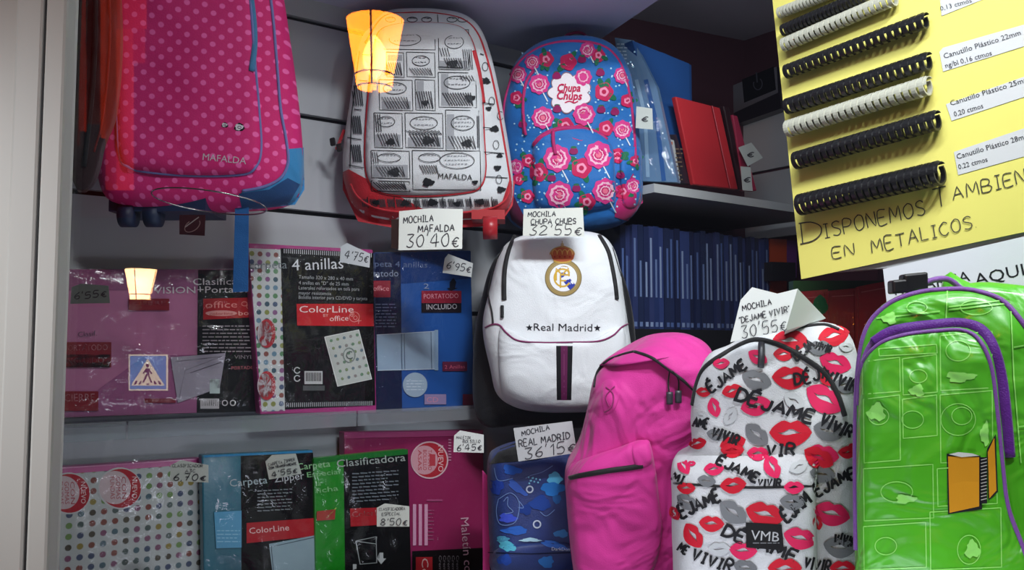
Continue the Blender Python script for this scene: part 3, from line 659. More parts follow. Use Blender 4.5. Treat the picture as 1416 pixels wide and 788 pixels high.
# lower row ---------------------------------------------------
t, sf = folder('white folder covered in small coloured spots, leftmost of the lower row', [(80, 646), (279, 633), (286, 850), (80, 850)], .05, .03, mat('pink_vinyl', '#b03a80', .35), G2)
Md2 = dots('dotted_print_large', '#b3b8b8', '#556070', .0205, .25, ['#4a5a58', '#3f4a66', '#6a8a50', '#7a4a66', '#46606a', '#8a7a3a', '#7a3f36', '#4a4438'], off=(.3, .2))
a = Art(sf, .001); a.quad([(82, 656), (279, 641), (285, 850), (82, 850)], Md2, lift=0); a.build('spotted_cover', t, 'white cover with coloured spots')
a = Art(sf, .0016)
for (x, y) in ((95, 682), (166, 675)):
    a.blob(x, y, 30, 29, '#c3c2c4', n=30); a.blob(x+1, y, 28, 27, '#a82a36', n=30); a.blob(x-7, y-1, 22, 23, '#c5b2b6', n=30)
    for k, tx in enumerate(('FUNDAS', 'GOMAS', 'CON')): a.text(tx, (x-14+k*8, y-16), (x-13+k*8, y+15), 6, '#a84a54')
    a.text('NUEVO', (x+17, y-16), (x+17, y+14), 6.5, '#e0c8ca')
a.blob(289, 775, 11, 22, '#a82a36', n=24); a.build('lettering', t); sleeve(sf, [(80, 634), (284, 630), (290, 850), (80, 850)], t, .007, 4, .003)
t, sf = folder('teal zip folder with black insert reading Carpeta Zipper', [(279, 629), (433, 622), (440, 850), (283, 850)], .085, .025, card('#1b6478'), G2, 'zip_folder')
a = Art(sf, .001); a.quad([(333, 630), (433, 626), (438, 850), (334, 850)], '#0b0c10', lift=0); ins = a.build('insert', t, 'black printed card insert')
a = Art(sf, .0016); a.line([(282, 631), (432, 624)], 3, '#2f7fae'); a.text('Carpeta', (318, 673), (370, 668), 10, '#9fb0b4'); a.text('Zipper', (380, 667), (421, 662), 10, '#b4b8bc')
a.lines(356, 678, 404, 7, 4.6, 1.4, '#7c8488', 9, -.06); a.quad([(341, 723), (437, 716), (438, 741), (341, 751)], '#a8232c'); a.text('ColorLine', (345, 738), (400, 733), 8, '#e0c4c2')
a.quad([(296, 708), (334, 706), (334, 757), (299, 758)], '#5c9cc0'); a.lines(300, 733, 332, 4, 5, 1.4, '#8fc0d8', 4)
a.quad([(372, 752), (436, 740), (444, 850), (384, 850)], '#8fa6b0'); a.line([(384, 850), (375, 756), (434, 743)], 1.4, '#4a5a64'); a.build('lettering', t)
sleeve(sf, [(281, 625), (437, 617), (442, 850), (283, 850)], t, .008, 5, .0045)
t, sf = folder('magenta document case with sideways lettering and a red round seal', [(476, 597), (668, 594), (674, 850), (480, 850)], .05, .03, card('#96285a'), G2, 'document_case')
a = Art(sf, .001); a.quad([(570, 762), (672, 757), (675, 850), (570, 850)], '#120a10', lift=0); ins = a.build('insert', t, 'black printed card insert')
a = Art(sf, .0016); a.quad([(476, 598), (668, 595), (668, 602), (476, 606)], '#b04878')
a.blob(594, 636, 26, 26, '#d8b8c0', n=32); a.blob(594, 636, 24, 24, '#b02a38', n=32); a.blob(587, 636, 18.5, 20, '#cf9aa4', n=32)
for k, tx in enumerate(('ASAS', 'BOLSILLO', 'TAMAÑO')): a.text(tx, (578+k*7, 622), (578+k*7, 650), 5, '#b02a38')
a.text('NUEVO', (606, 616), (606, 652), 7, '#e8c8cc'); a.rect(594, 628, 602, 644, '#b8404c')
for x in (571, 579, 587): a.rect(x, 697, x+4.5, 754, '#d9a0be')
a.lines(592, 705, 600, 9, 5, 1, '#b06a8c', 3); a.rect(590, 690, 612, 693, '#a84a78')
for y in range(607, 638, 4): a.rect(620, y, 624, y+2, '#c07a9a', nx=1, ny=1)
a.text('Maletín con', (637, 716), (643, 800), 11, '#cfa0b4'); a.rect(575, 770, 598, 850, '#b0242e'); a.text('Col', (583, 772), (584, 800), 9, '#e0b8b8')
for k in range(5): a.text('Cremallera', (607+k*6, 768), (607+k*6, 810), 3.6, '#8a8288')
a.build('lettering', t); sleeve(sf, [(476, 592), (672, 589), (679, 850), (478, 850)], t, .007, 6, .003)
t, sf = folder('bright green folder with black insert reading Clasificadora', [(434, 634), (564, 621), (570, 850), (438, 850)], .095, .025, card('#16861c'), G2)
a = Art(sf, .001); a.quad([(475, 631), (564, 622), (570, 850), (478, 850)], '#0c0e12', lift=0); a.quad([(434, 634), (564, 621), (564, 628), (434, 641)], '#1a6a2a', lift=.0001); ins = a.build('insert', t, 'black printed card insert')
a = Art(sf, .0016); a.text('Carpeta', (411, 650), (457, 645), 9, '#8fc08f'); a.text('Clasificadora', (466, 646), (561, 637), 10, '#a4aca8'); a.text('Especial', (425, 660), (470, 655), 7, '#7fb87f'); a.text('la', (437, 672), (444, 671), 7, '#7fb87f'); a.text('ficha', (437, 682), (468, 678), 7, '#7fb87f')
a.lines(487, 654, 551, 9, 4.8, 1.6, '#707880', 2, -.07); a.quad([(484, 703), (566, 700), (566, 723), (485, 728)], '#a8232c'); a.text('ColorLine', (487, 715), (540, 711), 7.5, '#e0c4c2')
a.quad([(438, 707), (464, 704), (463, 718), (438, 720)], '#a04038'); a.line([(452, 716), (465, 702)], 1.5, '#a8c860')
a.line([(492, 748), (520, 742), (521, 778), (498, 780), (492, 748)], 1.3, '#9aa0a0'); a.line([(492, 748), (520, 752), (521, 742)], 1.1, '#9aa0a0'); a.rect(500, 752, 517, 774, '#181a1c')
a.poly([(525, 764), (530, 764), (530, 772), (534, 772), (527, 780), (521, 772), (525, 772)], '#b8bcbc'); a.poly([(488, 780), (493, 780), (493, 786), (488, 788)], '#b8bcbc')
a.build('lettering', t); sleeve(sf, [(433, 630), (567, 617), (573, 850), (437, 850)], t, .008, 7, .0045)

# ================================================================= BACKPACKS
def strap_rect(b, name, quad, m, parent, off=.002, nx=6, ny=10):
    a = Art(b, off); a.quad(quad, m, nx=nx, ny=ny, lift=0); return a.build(name, parent)
def bag_root(b, label, name='backpack', group='school backpacks on show'):
    v = b.P.O.copy(); return thing(name, label, 'backpack', v, group)
BLK = fabric('black_webbing', '#121214', .6)
M_plastic = mat('black_plastic', '#141416', .35)
# A: pink spotted trolley bag ---------------------------------
oA = [(160, -95), (260, -125), (345, -105), (385, -30), (402, 60), (414, 150), (419, 215), (417, 262), (395, 284), (330, 291), (250, 291), (170, 284), (140, 260), (132, 180), (132, 60), (138, -40)]
A = Bag(oA, 1.66, 14, -3, T=.06, p=7, back=.1, wr=.0022, seed=1)
bA = bag_root(A, 'hot pink trolley backpack with paler spots and blue trim, upper left', 'trolley_backpack')
MA = dots('pink_spots', '#de1c78', '#ff6ab8', .0205, .2, ang=45, X=Vector((1, 0, 0)))
A.body('body', MA, bA)
A.pocket('front_pocket', [(164, -60), (250, -80), (335, -60), (352, 20), (357, 120), (362, 200), (356, 228), (340, 240), (270, 243), (190, 236), (166, 215), (162, 120)], .02, MA, bA, p=14)
tr = fabric('lilac_piping', '#7a7fc0', .5)
A.tube('piping', [(164, 20), (162, 120), (165, 212), (178, 231), (205, 238), (270, 243), (335, 241), (354, 230), (361, 205), (358, 150), (352, 80), (346, 0), (340, -30)], .0027, tr, bA, off=.001)
A.tube('piping', [(372, -20), (378, 30), (383, 90), (388, 150), (396, 195), (398, 225), (388, 246), (365, 258), (335, 264)], .0028, tr, bA, off=.001)
bl = fabric('blue_panel', '#3a8ec8', .55)
a = Art(A, .0012); a.poly([(398, 206), (420, 204), (421, 262), (408, 283), (338, 291), (334, 266), (368, 259), (390, 247), (399, 226)], bl, cuts=4, lift=0); a.build('corner_panel', bA, 'sky blue corner panel')
a = Art(A, .0014); a.poly([(415, 255), (398, 284), (335, 291), (330, 268), (372, 262), (398, 246)], fabric('navy_panel', '#1c4a80', .6), cuts=4, lift=0); a.build('base_panel', bA, 'navy base panel')
A.tube('zip', [(343, -30), (350, 20), (352, 60), (348, 98)], .0055, fabric('blue_zip', '#4a86b4'), bA, off=.003, flat=.5)
a = Art(A, .0012); a.text('MAFALDA', (280, 221), (340, 227), 9, '#d8c8d4')
for x, y, r in ((331, 176, 7), (311, 173, 4.5)):
    a.blob(x, y, r, r*.8, '#1a1218', wob=.1); a.blob(x-.5, y-.3, r*.8, r*.6, '#e4dce4', wob=.15, seed=2); a.ring(x, y, r*.35, r*.25, .8, '#1a1218', n=8)
a.build('lettering', bA)
for x0 in (165, 200):
    mb = MB(); c = A.P.at(x0+12, 298); mb.tube([c+Vector((-.012, 0, 0)), c+Vector((.014, 0, 0))], .022, 20); mb.build('wheel', mat('navy_rubber', '#152848', .5), bA, True)
mb = MB(); mb.box(A.P.at(150, 292), Vector((.18, 0, 0)), Vector((0, .12, 0)), Vector((0, 0, .03))); mb.build('wheel_base', mat('navy_shell', '#1a2c50', .5), bA)
sp = facing(333, 350, 1.67, 5); 
mb = MB(); mb.prism([sp.at(*p) for p in ((325, 285), (344, 285), (343, 403), (322, 404))], -sp.N*.002); mb.build('strap', fabric('blue_strap', '#1f5fa0'), bA, label='dangling royal blue strap')
# wire hoop under it with a dark tag
hp = facing(290, 278, 1.50); t = thing('wire_hoop', 'thin chrome wire hoop lying below the pink trolley backpack', 'display hook', hp.at(290, 296))
M_wire = mat('chrome_wire', '#c0c0c0', .15, metal=1)
c = hp.at(290, 279); rx = (hp.at(367, 279)-hp.at(213, 279)).length/2
mb = MB(); mb.tube([c+Vector((cos(2*pi*k/48)*rx, sin(2*pi*k/48)*rx*.8, sin(2*pi*k/48)*(-.009)-.009*cos(2*pi*k/48))) for k in range(48)], .0013, 8, True); mb.build('wire', M_wire, t, True)
mb = MB(); mb.prism([hp.at(*p) for p in ((248, 297), (284, 297), (283, 326), (248, 324))], -hp.N*.001); mb.build('card', card('#3c1218'), t, label='dark red hanging card')
a = Art(hp, .001); a.ring(266, 312, 12, 7, 1.2, '#8a6a68', ang=-35, a0=0, a1=270, n=16); a.line([(256, 314), (275, 300)], 1.4, '#9a8a88'); a.build('emblem', t)
# dark narrow bag at the frame
K = Bag([(96, -90), (125, -110), (158, -80), (168, 40), (160, 150), (142, 200), (132, 245), (112, 266), (99, 240), (94, 120), (92, 20)], 1.50, 18, 0, T=.03, p=3, back=.05, wr=.006, wf=26, seed=12)
bK = bag_root(K, 'narrow dark bag hanging between the window frame and the pink trolley backpack', 'hanging_bag', 'dark bag beside the window frame'); bK['category'] = 'bag'
K.body('body', fabric('dark_maroon_cloth', '#2a1014', .7), bK); K.tube('strap', [(128, -70), (132, 20), (128, 120), (116, 230)], .004, BLK, bK, off=.002)
K.tube('seam', [(146, -70), (152, 40), (144, 150), (130, 210)], .002, fabric('red_cord', '#6a1a14'), bK, off=.001)
del bK['group']
# B: comic-print trolley bag ----------------------------------
oB = [(512, 40), (532, 20), (565, 15), (605, 16), (640, 23), (662, 40), (676, 72), (688, 120), (698, 175), (706, 225), (709, 265), (700, 292), (672, 302), (600, 306), (530, 304), (494, 290), (479, 262), (474, 232), (476, 195), (484, 140), (492, 85), (500, 55)]
B = Bag(oB, 2.05, 8, 2, T=.075, p=6, back=.08, wr=.002, seed=2)
bB = bag_root(B, 'white trolley backpack printed with black comic panels, red trim, behind the orange lantern reflection', 'trolley_backpack')
MW = fabric('white_canvas', '#cfd3d6', .6, .03); REDF = fabric('red_trim', '#b3202c', .55)
B.body('body', MW, bB)
a = Art(B, .0012); a.poly([(474, 238), (482, 234), (487, 262), (500, 278), (530, 292), (600, 297), (660, 294), (694, 280), (704, 250), (712, 250), (709, 284), (690, 312), (560, 318), (495, 306), (474, 262)], REDF, cuts=4, lift=0); a.build('base_panel', bB, 'red base panel')
ob = [(530, 40), (562, 33), (620, 34), (646, 46), (659, 80), (666, 130), (669, 190), (671, 235), (664, 258), (645, 266), (585, 271), (530, 267), (510, 250), (505, 215), (508, 150), (515, 85), (520, 55)]
B.pocket('front_pocket', ob, .022, MW, bB, p=14)
B.tube('piping', ob, .0032, REDF, bB, True, off=.0008)
B.tube('piping', [(505, 60), (530, 24), (565, 18), (605, 19), (640, 27), (660, 46), (673, 80), (684, 125), (694, 180), (702, 228), (705, 255), (697, 278), (665, 291), (600, 295), (530, 290), (497, 274), (485, 254)], .003, REDF, bB, off=.0008)
a = Art(B, .0014); bk = '#202226'
def panelbox(x0, y0, x1, y1, sk=0): a.line([(x0, y0), (x1, y0+sk), (x1+1, y1+sk), (x0+1, y1), (x0, y0)], 1.1, bk, step=12)
rr = random.Random(5)
def bubble(x, y, rx, ry): 
    a.ring(x, y, rx, ry, .9, bk, n=24); n = max(1, int(ry/3.2))
    for k in range(n):
        yy = y-ry*.6+k*ry*1.3/max(1, n-.5); w_ = rx*.72*sqrt(max(.1, 1-((yy-y)/ry)**2)); xx = x-w_
        while xx < x+w_: L_ = rr.uniform(2, 4.5); a.line([(xx, yy+rr.uniform(-.5, .5)), (min(xx+L_, x+w_), yy+rr.uniform(-.5, .5))], .8, '#50545a'); xx += L_+1.3
def hatch(x0, y0, x1, y1, n=8, wd=.9):
    for k in range(n):
        t_ = k/n; a.line([(x0+(x1-x0)*t_, y0), (x0+(x1-x0)*min(1, t_+.25), y1)], wd, '#3a3d42', step=8)
def ink_blob(x, y, r): a.blob(x, y, r, r*.7, bk, wob=.18, seed=x)
for bx in ((530, 42, 601, 68), (606, 40, 648, 96), (534, 72, 558, 106), (562, 72, 601, 106), (524, 110, 570, 152), (574, 110, 601, 152), (606, 100, 658, 148), (517, 156, 556, 204), (560, 156, 612, 204), (616, 152, 662, 208), (513, 208, 566, 246), (570, 208, 664, 262), (513, 250, 566, 264)): panelbox(*bx, sk=1)
bubble(560, 54, 22, 9); bubble(628, 58, 13, 9); bubble(582, 84, 12, 7); bubble(546, 122, 16, 8); bubble(632, 114, 18, 9); bubble(586, 170, 19, 9); bubble(640, 170, 16, 10); bubble(632, 222, 24, 11); bubble(594, 218, 15, 6); bubble(538, 218, 16, 6); bubble(534, 168, 12, 7)
for q_ in ((532, 44, 598, 50), (608, 84, 646, 95), (528, 140, 568, 151), (610, 102, 620, 146), (576, 112, 586, 150), (519, 186, 554, 203), (564, 190, 610, 203), (618, 158, 628, 206), (516, 228, 564, 245), (536, 76, 556, 84)): a.rect(*q_, '#9a9da2', lift=.0000)
hatch(534, 86, 556, 104, 7, 1.1); hatch(608, 66, 622, 78, 4); hatch(640, 68, 654, 96, 5); hatch(576, 126, 599, 150, 7, 1.2); hatch(636, 104, 656, 112, 5); hatch(519, 158, 528, 182, 3, 1.3); hatch(560, 180, 611, 186, 10); hatch(660, 160, 664, 204, 2, 1.2); hatch(515, 210, 524, 226, 3); hatch(580, 228, 606, 240, 8, 1.1); hatch(516, 252, 562, 262, 12, 1.3)
hatch(614, 80, 640, 94); hatch(566, 94, 598, 104, 9); hatch(528, 134, 566, 150, 10); hatch(612, 128, 654, 146, 12, 1.3); hatch(522, 184, 552, 202, 8); hatch(566, 184, 608, 202, 10, 1.4); hatch(620, 188, 658, 206, 9); hatch(520, 230, 560, 244, 10)
for x, y, r in ((626, 88, 7), (588, 142, 5), (540, 196, 6), (592, 194, 8), (646, 198, 7), (545, 238, 8), (592, 252, 8), (536, 100, 4), (650, 136, 7), (657, 252, 4)): ink_blob(x, y, r)
a.line([(606, 92), (640, 94)], 1, bk); a.text('MAFALDA', (606, 247), (653, 249), 7.5, '#16171a')
# strips round the pocket
for y, xe in ((74, 669), (108, 677), (142, 684), (176, 690), (210, 697), (244, 702)): a.line([(661+y*.04, y), (xe, y+2)], 1.1, bk, step=8)
for x, y, r in ((672, 112, 6), (684, 178, 6), (688, 232, 5), (676, 150, 4), (691, 215, 4), (693, 262, 6)): ink_blob(x, y, r)
for x, y in ((671, 92), (680, 140), (686, 200), (690, 248), (692, 160)): a.ring(x, y, 4, 6, .8, bk, n=12); 
for x in (508, 545, 575, 612, 650, 680): a.line([(x, 272), (x+1, 288)], 1.1, bk)
for x in range(500, 690, 12): hatch(x, 273+(x % 3), x+9, 286, 4, 1.3); 
for x, y, r in ((560, 281, 6), (598, 280, 7), (632, 282, 5), (664, 279, 6), (520, 280, 5)): ink_blob(x, y, r)
a.line([(555, 24), (556, 33)], 1, bk); a.line([(605, 20), (606, 33)], 1, bk)
for x in (540, 570, 590, 625, 640): bubble(x, 27, 7, 3.4)
for (x0, y0, x1, y1) in ((481, 150, 500, 152), (480, 190, 500, 193), (482, 228, 503, 232), (487, 110, 508, 112), (492, 75, 512, 76)): a.line([(x0, y0), (x1, y1)], 1.1, bk, step=8)
a.line([(497, 70), (486, 160), (484, 232)], 1.2, bk, step=10); hatch(486, 160, 500, 185, 5, 1.6); hatch(486, 118, 502, 146, 5, 1.3); hatch(486, 200, 500, 224, 5, 1.6)
a.build('printed_pattern', bB)
B.tube('zip', [(655, 70), (662, 100), (668, 142)], .006, REDF, bB, off=.004, flat=.4)
c = facing(590, 300, 1.98)
for (x, r) in ((678, .026),):
    mb = MB(); q_ = c.at(x, 315); mb.tube([q_+Vector((-.016, 0, 0)), q_+Vector((.016, 0, 0))], r, 24); mb.build('wheel', mat('red_plastic', '#a3222a', .35), bB, True)
    mb = MB(); mb.box(c.at(652, 303), c.at(698, 303)-c.at(652, 303), Vector((0, .08, 0)), c.at(652, 290)-c.at(652, 303)); mb.build('wheel_base', mat('red_plastic', '#a3222a', .35), bB)
mb = MB(); mb.tube([B.at(476, 180), B.at(470, 195)-Vector((0, .0, 0)), c.at(466, 205)], .004, 8); mb.build('strap', REDF, bB)
for x, y in ((461, 197), (470, 205)):
    mb = MB(); q_ = c.at(x, y); mb.box(q_-Vector((.006, .004, .009)), (.012, 0, .003), (0, .008, 0), (-.003, 0, .018)); o = mb.build('buckle', M_plastic, bB); bv = o.modifiers.new('e', 'BEVEL'); bv.width = .002
# C: blue flowered bag ----------------------------------------
oC = [(702, 120), (710, 92), (728, 72), (752, 58), (785, 52), (822, 54), (850, 68), (868, 96), (878, 140), (883, 185), (887, 235), (886, 280), (866, 306), (825, 318), (760, 322), (715, 312), (698, 285), (700, 240), (694, 190), (695, 150)]
C = Bag(oC, 2.20, 2, 0, T=.09, p=4, back=.09, wr=.005, seed=3)
bC = bag_root(C, 'blue backpack covered in pink and white flowers with a white lolly-brand patch')
MBL = fabric('flower_blue', '#1b68b2', .55); MAG = fabric('magenta_trim', '#b01c66', .55)
C.body('body', MBL, bC)
def za(x, y): return 660+x/2.625, 40+y/2.625
pk = [za(*p) for p in ((205, 420), (240, 385), (300, 360), (370, 362), (430, 378), (470, 405), (492, 440), (498, 520), (500, 620), (470, 650), (340, 660), (225, 650), (205, 600), (200, 500))]
C.pocket('front_pocket', pk, .026, MBL, bC, p=10)
C.pocket('side_pocket', [za(*p) for p in ((520, 450), (560, 430), (590, 440), (594, 560), (580, 640), (540, 650), (522, 600))], .012, MBL, bC, p=8)
zC = C.tube('zip', [za(*p) for p in ((205, 422), (235, 390), (295, 364), (370, 362), (430, 376), (470, 403))], .0065, MAG, bC, off=.002, flat=.6)
C.tube('piping', [(701, 250), (697, 200), (697, 150), (705, 115), (714, 92), (732, 74), (756, 62), (788, 57), (822, 60), (846, 72), (862, 98), (872, 140), (877, 185), (879, 225)], .004, MAG, bC, off=.001)
C.tube('piping', [za(170, 380), za(166, 280), za(176, 200), za(205, 150)], .004, MAG, bC, off=.001)
C.tube('zip_pull', [za(168, 310), za(170, 350), za(176, 385)], .0035, MAG, bC, off=.006)
C.tube('zip_pull', [za(275, 370), za(276, 410), za(284, 455)], .0045, MAG, zC, off=.006)
a = Art(C, .0012); rc = random.Random(11)
def lolly(x, y, r=16, st=1):
    r *= 1.15
    if st: a.line([(x+r*.3, y+r*.7), (x+r*.85, y+r*1.75)], 1.6, '#d8e0e8')
    a.blob(x, y, r, r, '#d03c86', petals=8, n=32); a.blob(x, y, r*.72, r*.72, '#e8b8cc', petals=10, n=30); a.blob(x, y, r*.5, r*.5, '#b81c60', n=16, petals=6); a.blob(x, y, r*.22, r*.22, '#e0708c', n=10)
def starfl(x, y, r=12):
    r *= 1.15
    for k in range(3): t_ = rc.uniform(0, 6.28); a.blob(x+cos(t_)*r, y+sin(t_)*r, r*.6, r*.32, '#1c6a4c', ang=math.degrees(t_), n=12)
    a.blob(x, y, r, r, '#c02458', petals=5, n=30); a.blob(x, y, r*.5, r*.5, '#e890b0', petals=5, n=20); a.blob(x, y, r*.26, r*.26, '#b01848', n=10)
def berry(x, y, r=6): a.blob(x, y, r, r*.9, '#8a1c58', n=14, wob=.08); a.blob(x, y-r*.8, r*.7, r*.3, '#1c6a4c', n=10)
for p in ((370, 375, 10), (320, 352, 10), (378, 505, 12), (222, 520, 11), (460, 228, 11), (508, 460, 9), (185, 478, 8), (528, 590, 9), (143, 250, 8), (468, 360, 9), (183, 608, 8), (398, 628, 10), (545, 260, 8), (250, 110, 9), (440, 95, 8), (330, 120, 10), (150, 545, 7), (575, 480, 7)): x, y = za(p[0], p[1]); starfl(x, y, p[2])
for p in ((225, 200, 12), (238, 322, 13), (388, 310, 13), (290, 470, 16), (440, 457, 16), (298, 602, 16), (465, 588, 15), (148, 165, 10), (527, 168, 10), (527, 365, 11), (385, 175, 10), (140, 500, 9), (565, 570, 9), (400, 75, 9), (200, 120, 9)): x, y = za(p[0], p[1]); lolly(x, y, p[2])
for p in ((350, 442), (360, 578), (447, 158), (450, 292), (288, 170), (290, 290), (270, 540), (165, 345), (500, 300), (380, 110), (520, 530)): x, y = za(*p); berry(x, y, 6)
for k in range(260):
    x, y = za(rc.uniform(130, 580), rc.uniform(70, 650)); a.blob(x, y, 1.3, 1.3, '#a9d4ea', n=8, rings=1, lift=.0001)
a.build('printed_pattern', bC)
a = Art(C, .0025, .0005); x, y = za(335, 232)
a.blob(x, y, 30, 28, '#8a6a78', scal=9, n=90, rings=3); a.blob(x, y, 28.5, 26.5, '#e6dfe4', scal=9, n=90, rings=3)
def script_text(t, p0, p1, h):
    vs, fs = glyph_mesh(t); cap = max(v[1] for v in glyph_mesh('H')[0]); x0 = min(v[0] for v in vs); x1 = max(v[0] for v in vs)
    q = lambda ex: [(p0[0]+(v[0]-x0)/(x1-x0)*(p1[0]-p0[0])+v[1]/cap*h*.22+ex[0], p0[1]+(p1[1]-p0[1])*(v[0]-x0)/(x1-x0)-v[1]/cap*h+ex[1]) for v in vs]
    for ex in ((0, 0), (.7, 0), (0, .6), (.7, .6)): a.put(q(ex), fs, '#c01c50')
script_text('Chupa', za(288, 226), za(372, 226), 10.5); script_text('Chups', za(286, 254), za(376, 256), 10.5); a.line(spline([za(318, 268), za(335, 262), za(352, 268), za(366, 262)]), 1.6, '#c01c50')
a.build('logo_patch', bC, 'white scalloped patch with red script lettering')
mb = MB(); q_ = facing(790, 60, 2.25)
mb.tube(spline([q_.at(775, 62), q_.at(785, 48), q_.at(805, 46), q_.at(818, 60)]), .004, 8); mb.build('carry_loop', MAG, bC, True)
a = Art(C, .0012); a.poly([(862, 262), (884, 225), (889, 280), (868, 306), (850, 300), (852, 280)], MAG, cuts=4, lift=0); a.build('corner_panel', bC, 'magenta corner panel')
a = Art(C, .0012); a.poly([(700, 275), (706, 262), (725, 300), (722, 316), (707, 304)], fabric('dark_magenta', '#6a1440'), cuts=4, lift=0); a.build('corner_panel', bC, 'dark magenta corner panel')
# D: white club bag -------------------------------------------
oDb = [(664, 420), (690, 350), (760, 325), (830, 330), (868, 400), (880, 500), (868, 575), (800, 592), (720, 588), (672, 590), (655, 560), (655, 480)]
oD = [(684, 372), (694, 345), (712, 330), (745, 322), (790, 319), (828, 324), (846, 340), (856, 368), (862, 410), (868, 450), (873, 490), (872, 545), (850, 565), (800, 570), (740, 569), (706, 560), (686, 543), (678, 510), (669, 470), (668, 440), (676, 405)]
D0 = Bag(oDb, 2.12, 0, 0, T=.03, p=6, back=.12, wr=.003, seed=8)
D = Bag(oD, 2.07, 0, 0, T=.075, p=6, back=.05, wr=.0022, wf=12, seed=4)
bD = bag_root(D, 'white backpack with a round gold football crest and black star lettering')
D0.body('back_panel', fabric('black_nylon', '#131317', .5), bD)
MWD = fabric('white_nylon', '#dde1e4', .5, .02); D.body('body', MWD, bD)
D.pocket('front_pocket', [(692, 452), (730, 470), (775, 472), (820, 470), (860, 452), (866, 500), (862, 548), (840, 562), (790, 567), (735, 566), (705, 556), (692, 535)], .014, MWD, bD, p=12)
def zz(x, y): return 650+x/2.387, 280+y/2.387
PK = fabric('raspberry_piping', '#7c2a5c')
D.tube('piping', [zz(*p) for p in ((50, 412), (75, 402), (98, 405), (120, 430), (160, 456), (240, 462), (330, 461), (420, 458), (470, 440), (500, 412), (522, 400))], .002, PK, bD, off=.001)
zD = D.tube('zip', [zz(*p) for p in ((150, 108), (128, 160), (115, 220), (112, 280), (113, 322))], .0055, BLK, bD, off=.002, flat=.5)
D.tube('zip', [zz(*p) for p in ((425, 108), (455, 160), (470, 220), (480, 280), (484, 320))], .0055, BLK, bD, off=.002, flat=.5)
D.tube('zip_pull', [zz(106, 340), zz(106, 380)], .004, BLK, zD, off=.004)
D.tube('side_seam', [zz(*p) for p in ((110, 150), (85, 200), (66, 260), (62, 310), (72, 360), (76, 400))], .0022, BLK, bD, off=.001)
D.tube('side_seam', [zz(*p) for p in ((470, 150), (496, 240), (512, 330), (520, 395))], .002, BLK, bD, off=.001)
a = Art(D, .0012); a.quad([(769, 474), (792, 474), (790, 553), (770, 553)], '#141418', ny=14); a.quad([(775.5, 474), (785, 474), (784, 553), (776, 553)], '#5c1c48', ny=14)
a.line([(780, 474), (780, 553)], .8, '#7c3a66', step=8); a.build('stripe', bD, 'black and plum vertical stripe')
a = Art(D, .0012)
a.text('Real Madrid', (738, 457), (819, 458), 10, '#25262c'); a.star(732, 453, 5, '#1c1d22'); a.star(826, 453.5, 5, '#1c1d22'); a.build('lettering', bD)
a = Art(D, .0012); gd = '#9a8450'; gy = '#c8a23c'
a.blob(779, 384, 25.5, 25.5, '#7a6a48', n=40, rings=3); a.blob(779, 384, 24.3, 24.3, gd, n=40, rings=3); a.blob(779, 384, 20.5, 20.5, '#b8ad8c', n=40, rings=2); a.blob(779, 384, 19.3, 19.3, '#e4e6ea', n=40, rings=2)
a.quad([(768, 375), (775, 370), (796, 394), (789, 402)], '#2c3a9a', nx=3, ny=3); a.ring(779, 384, 19.6, 19.6, 1.2, '#8a7648', n=36)
a.ring(778, 384, 11.5, 12, 2.4, gy, a0=35, a1=325); a.line([(769, 388), (769, 371), (777, 380), (786, 371), (787, 382)], 2.4, gy, step=5)
a.line([(775, 398), (775, 380), (786, 380)], 2.2, gy, step=5); a.line([(775, 388), (783, 388)], 2, gy)
a.poly([(761, 350), (766, 344), (772, 341), (778, 339), (784, 341), (790, 344), (795, 350), (793, 358), (788, 362), (768, 362), (764, 358)], '#b8603c', cuts=2)
a.ring(777.5, 359, 12, 4, 2.2, '#c09a44', a0=10, a1=170); a.ring(777.5, 352, 17, 11, 1.4, '#b89a60', a0=180, a1=360)
for x in (767, 774, 781, 788): a.ring(x, 352, 3.6, 7, 1.1, '#d8b060', a0=180, a1=360, n=10); a.blob(x, 355, 1.5, 1.5, '#a82c2c', n=8)
a.blob(777.5, 338, 2.2, 2.2, '#c0a880', n=10); a.line([(777.5, 338), (777.5, 333)], 1.2, '#c0a880'); a.build('crest', bD, 'round gold club crest under a crown')
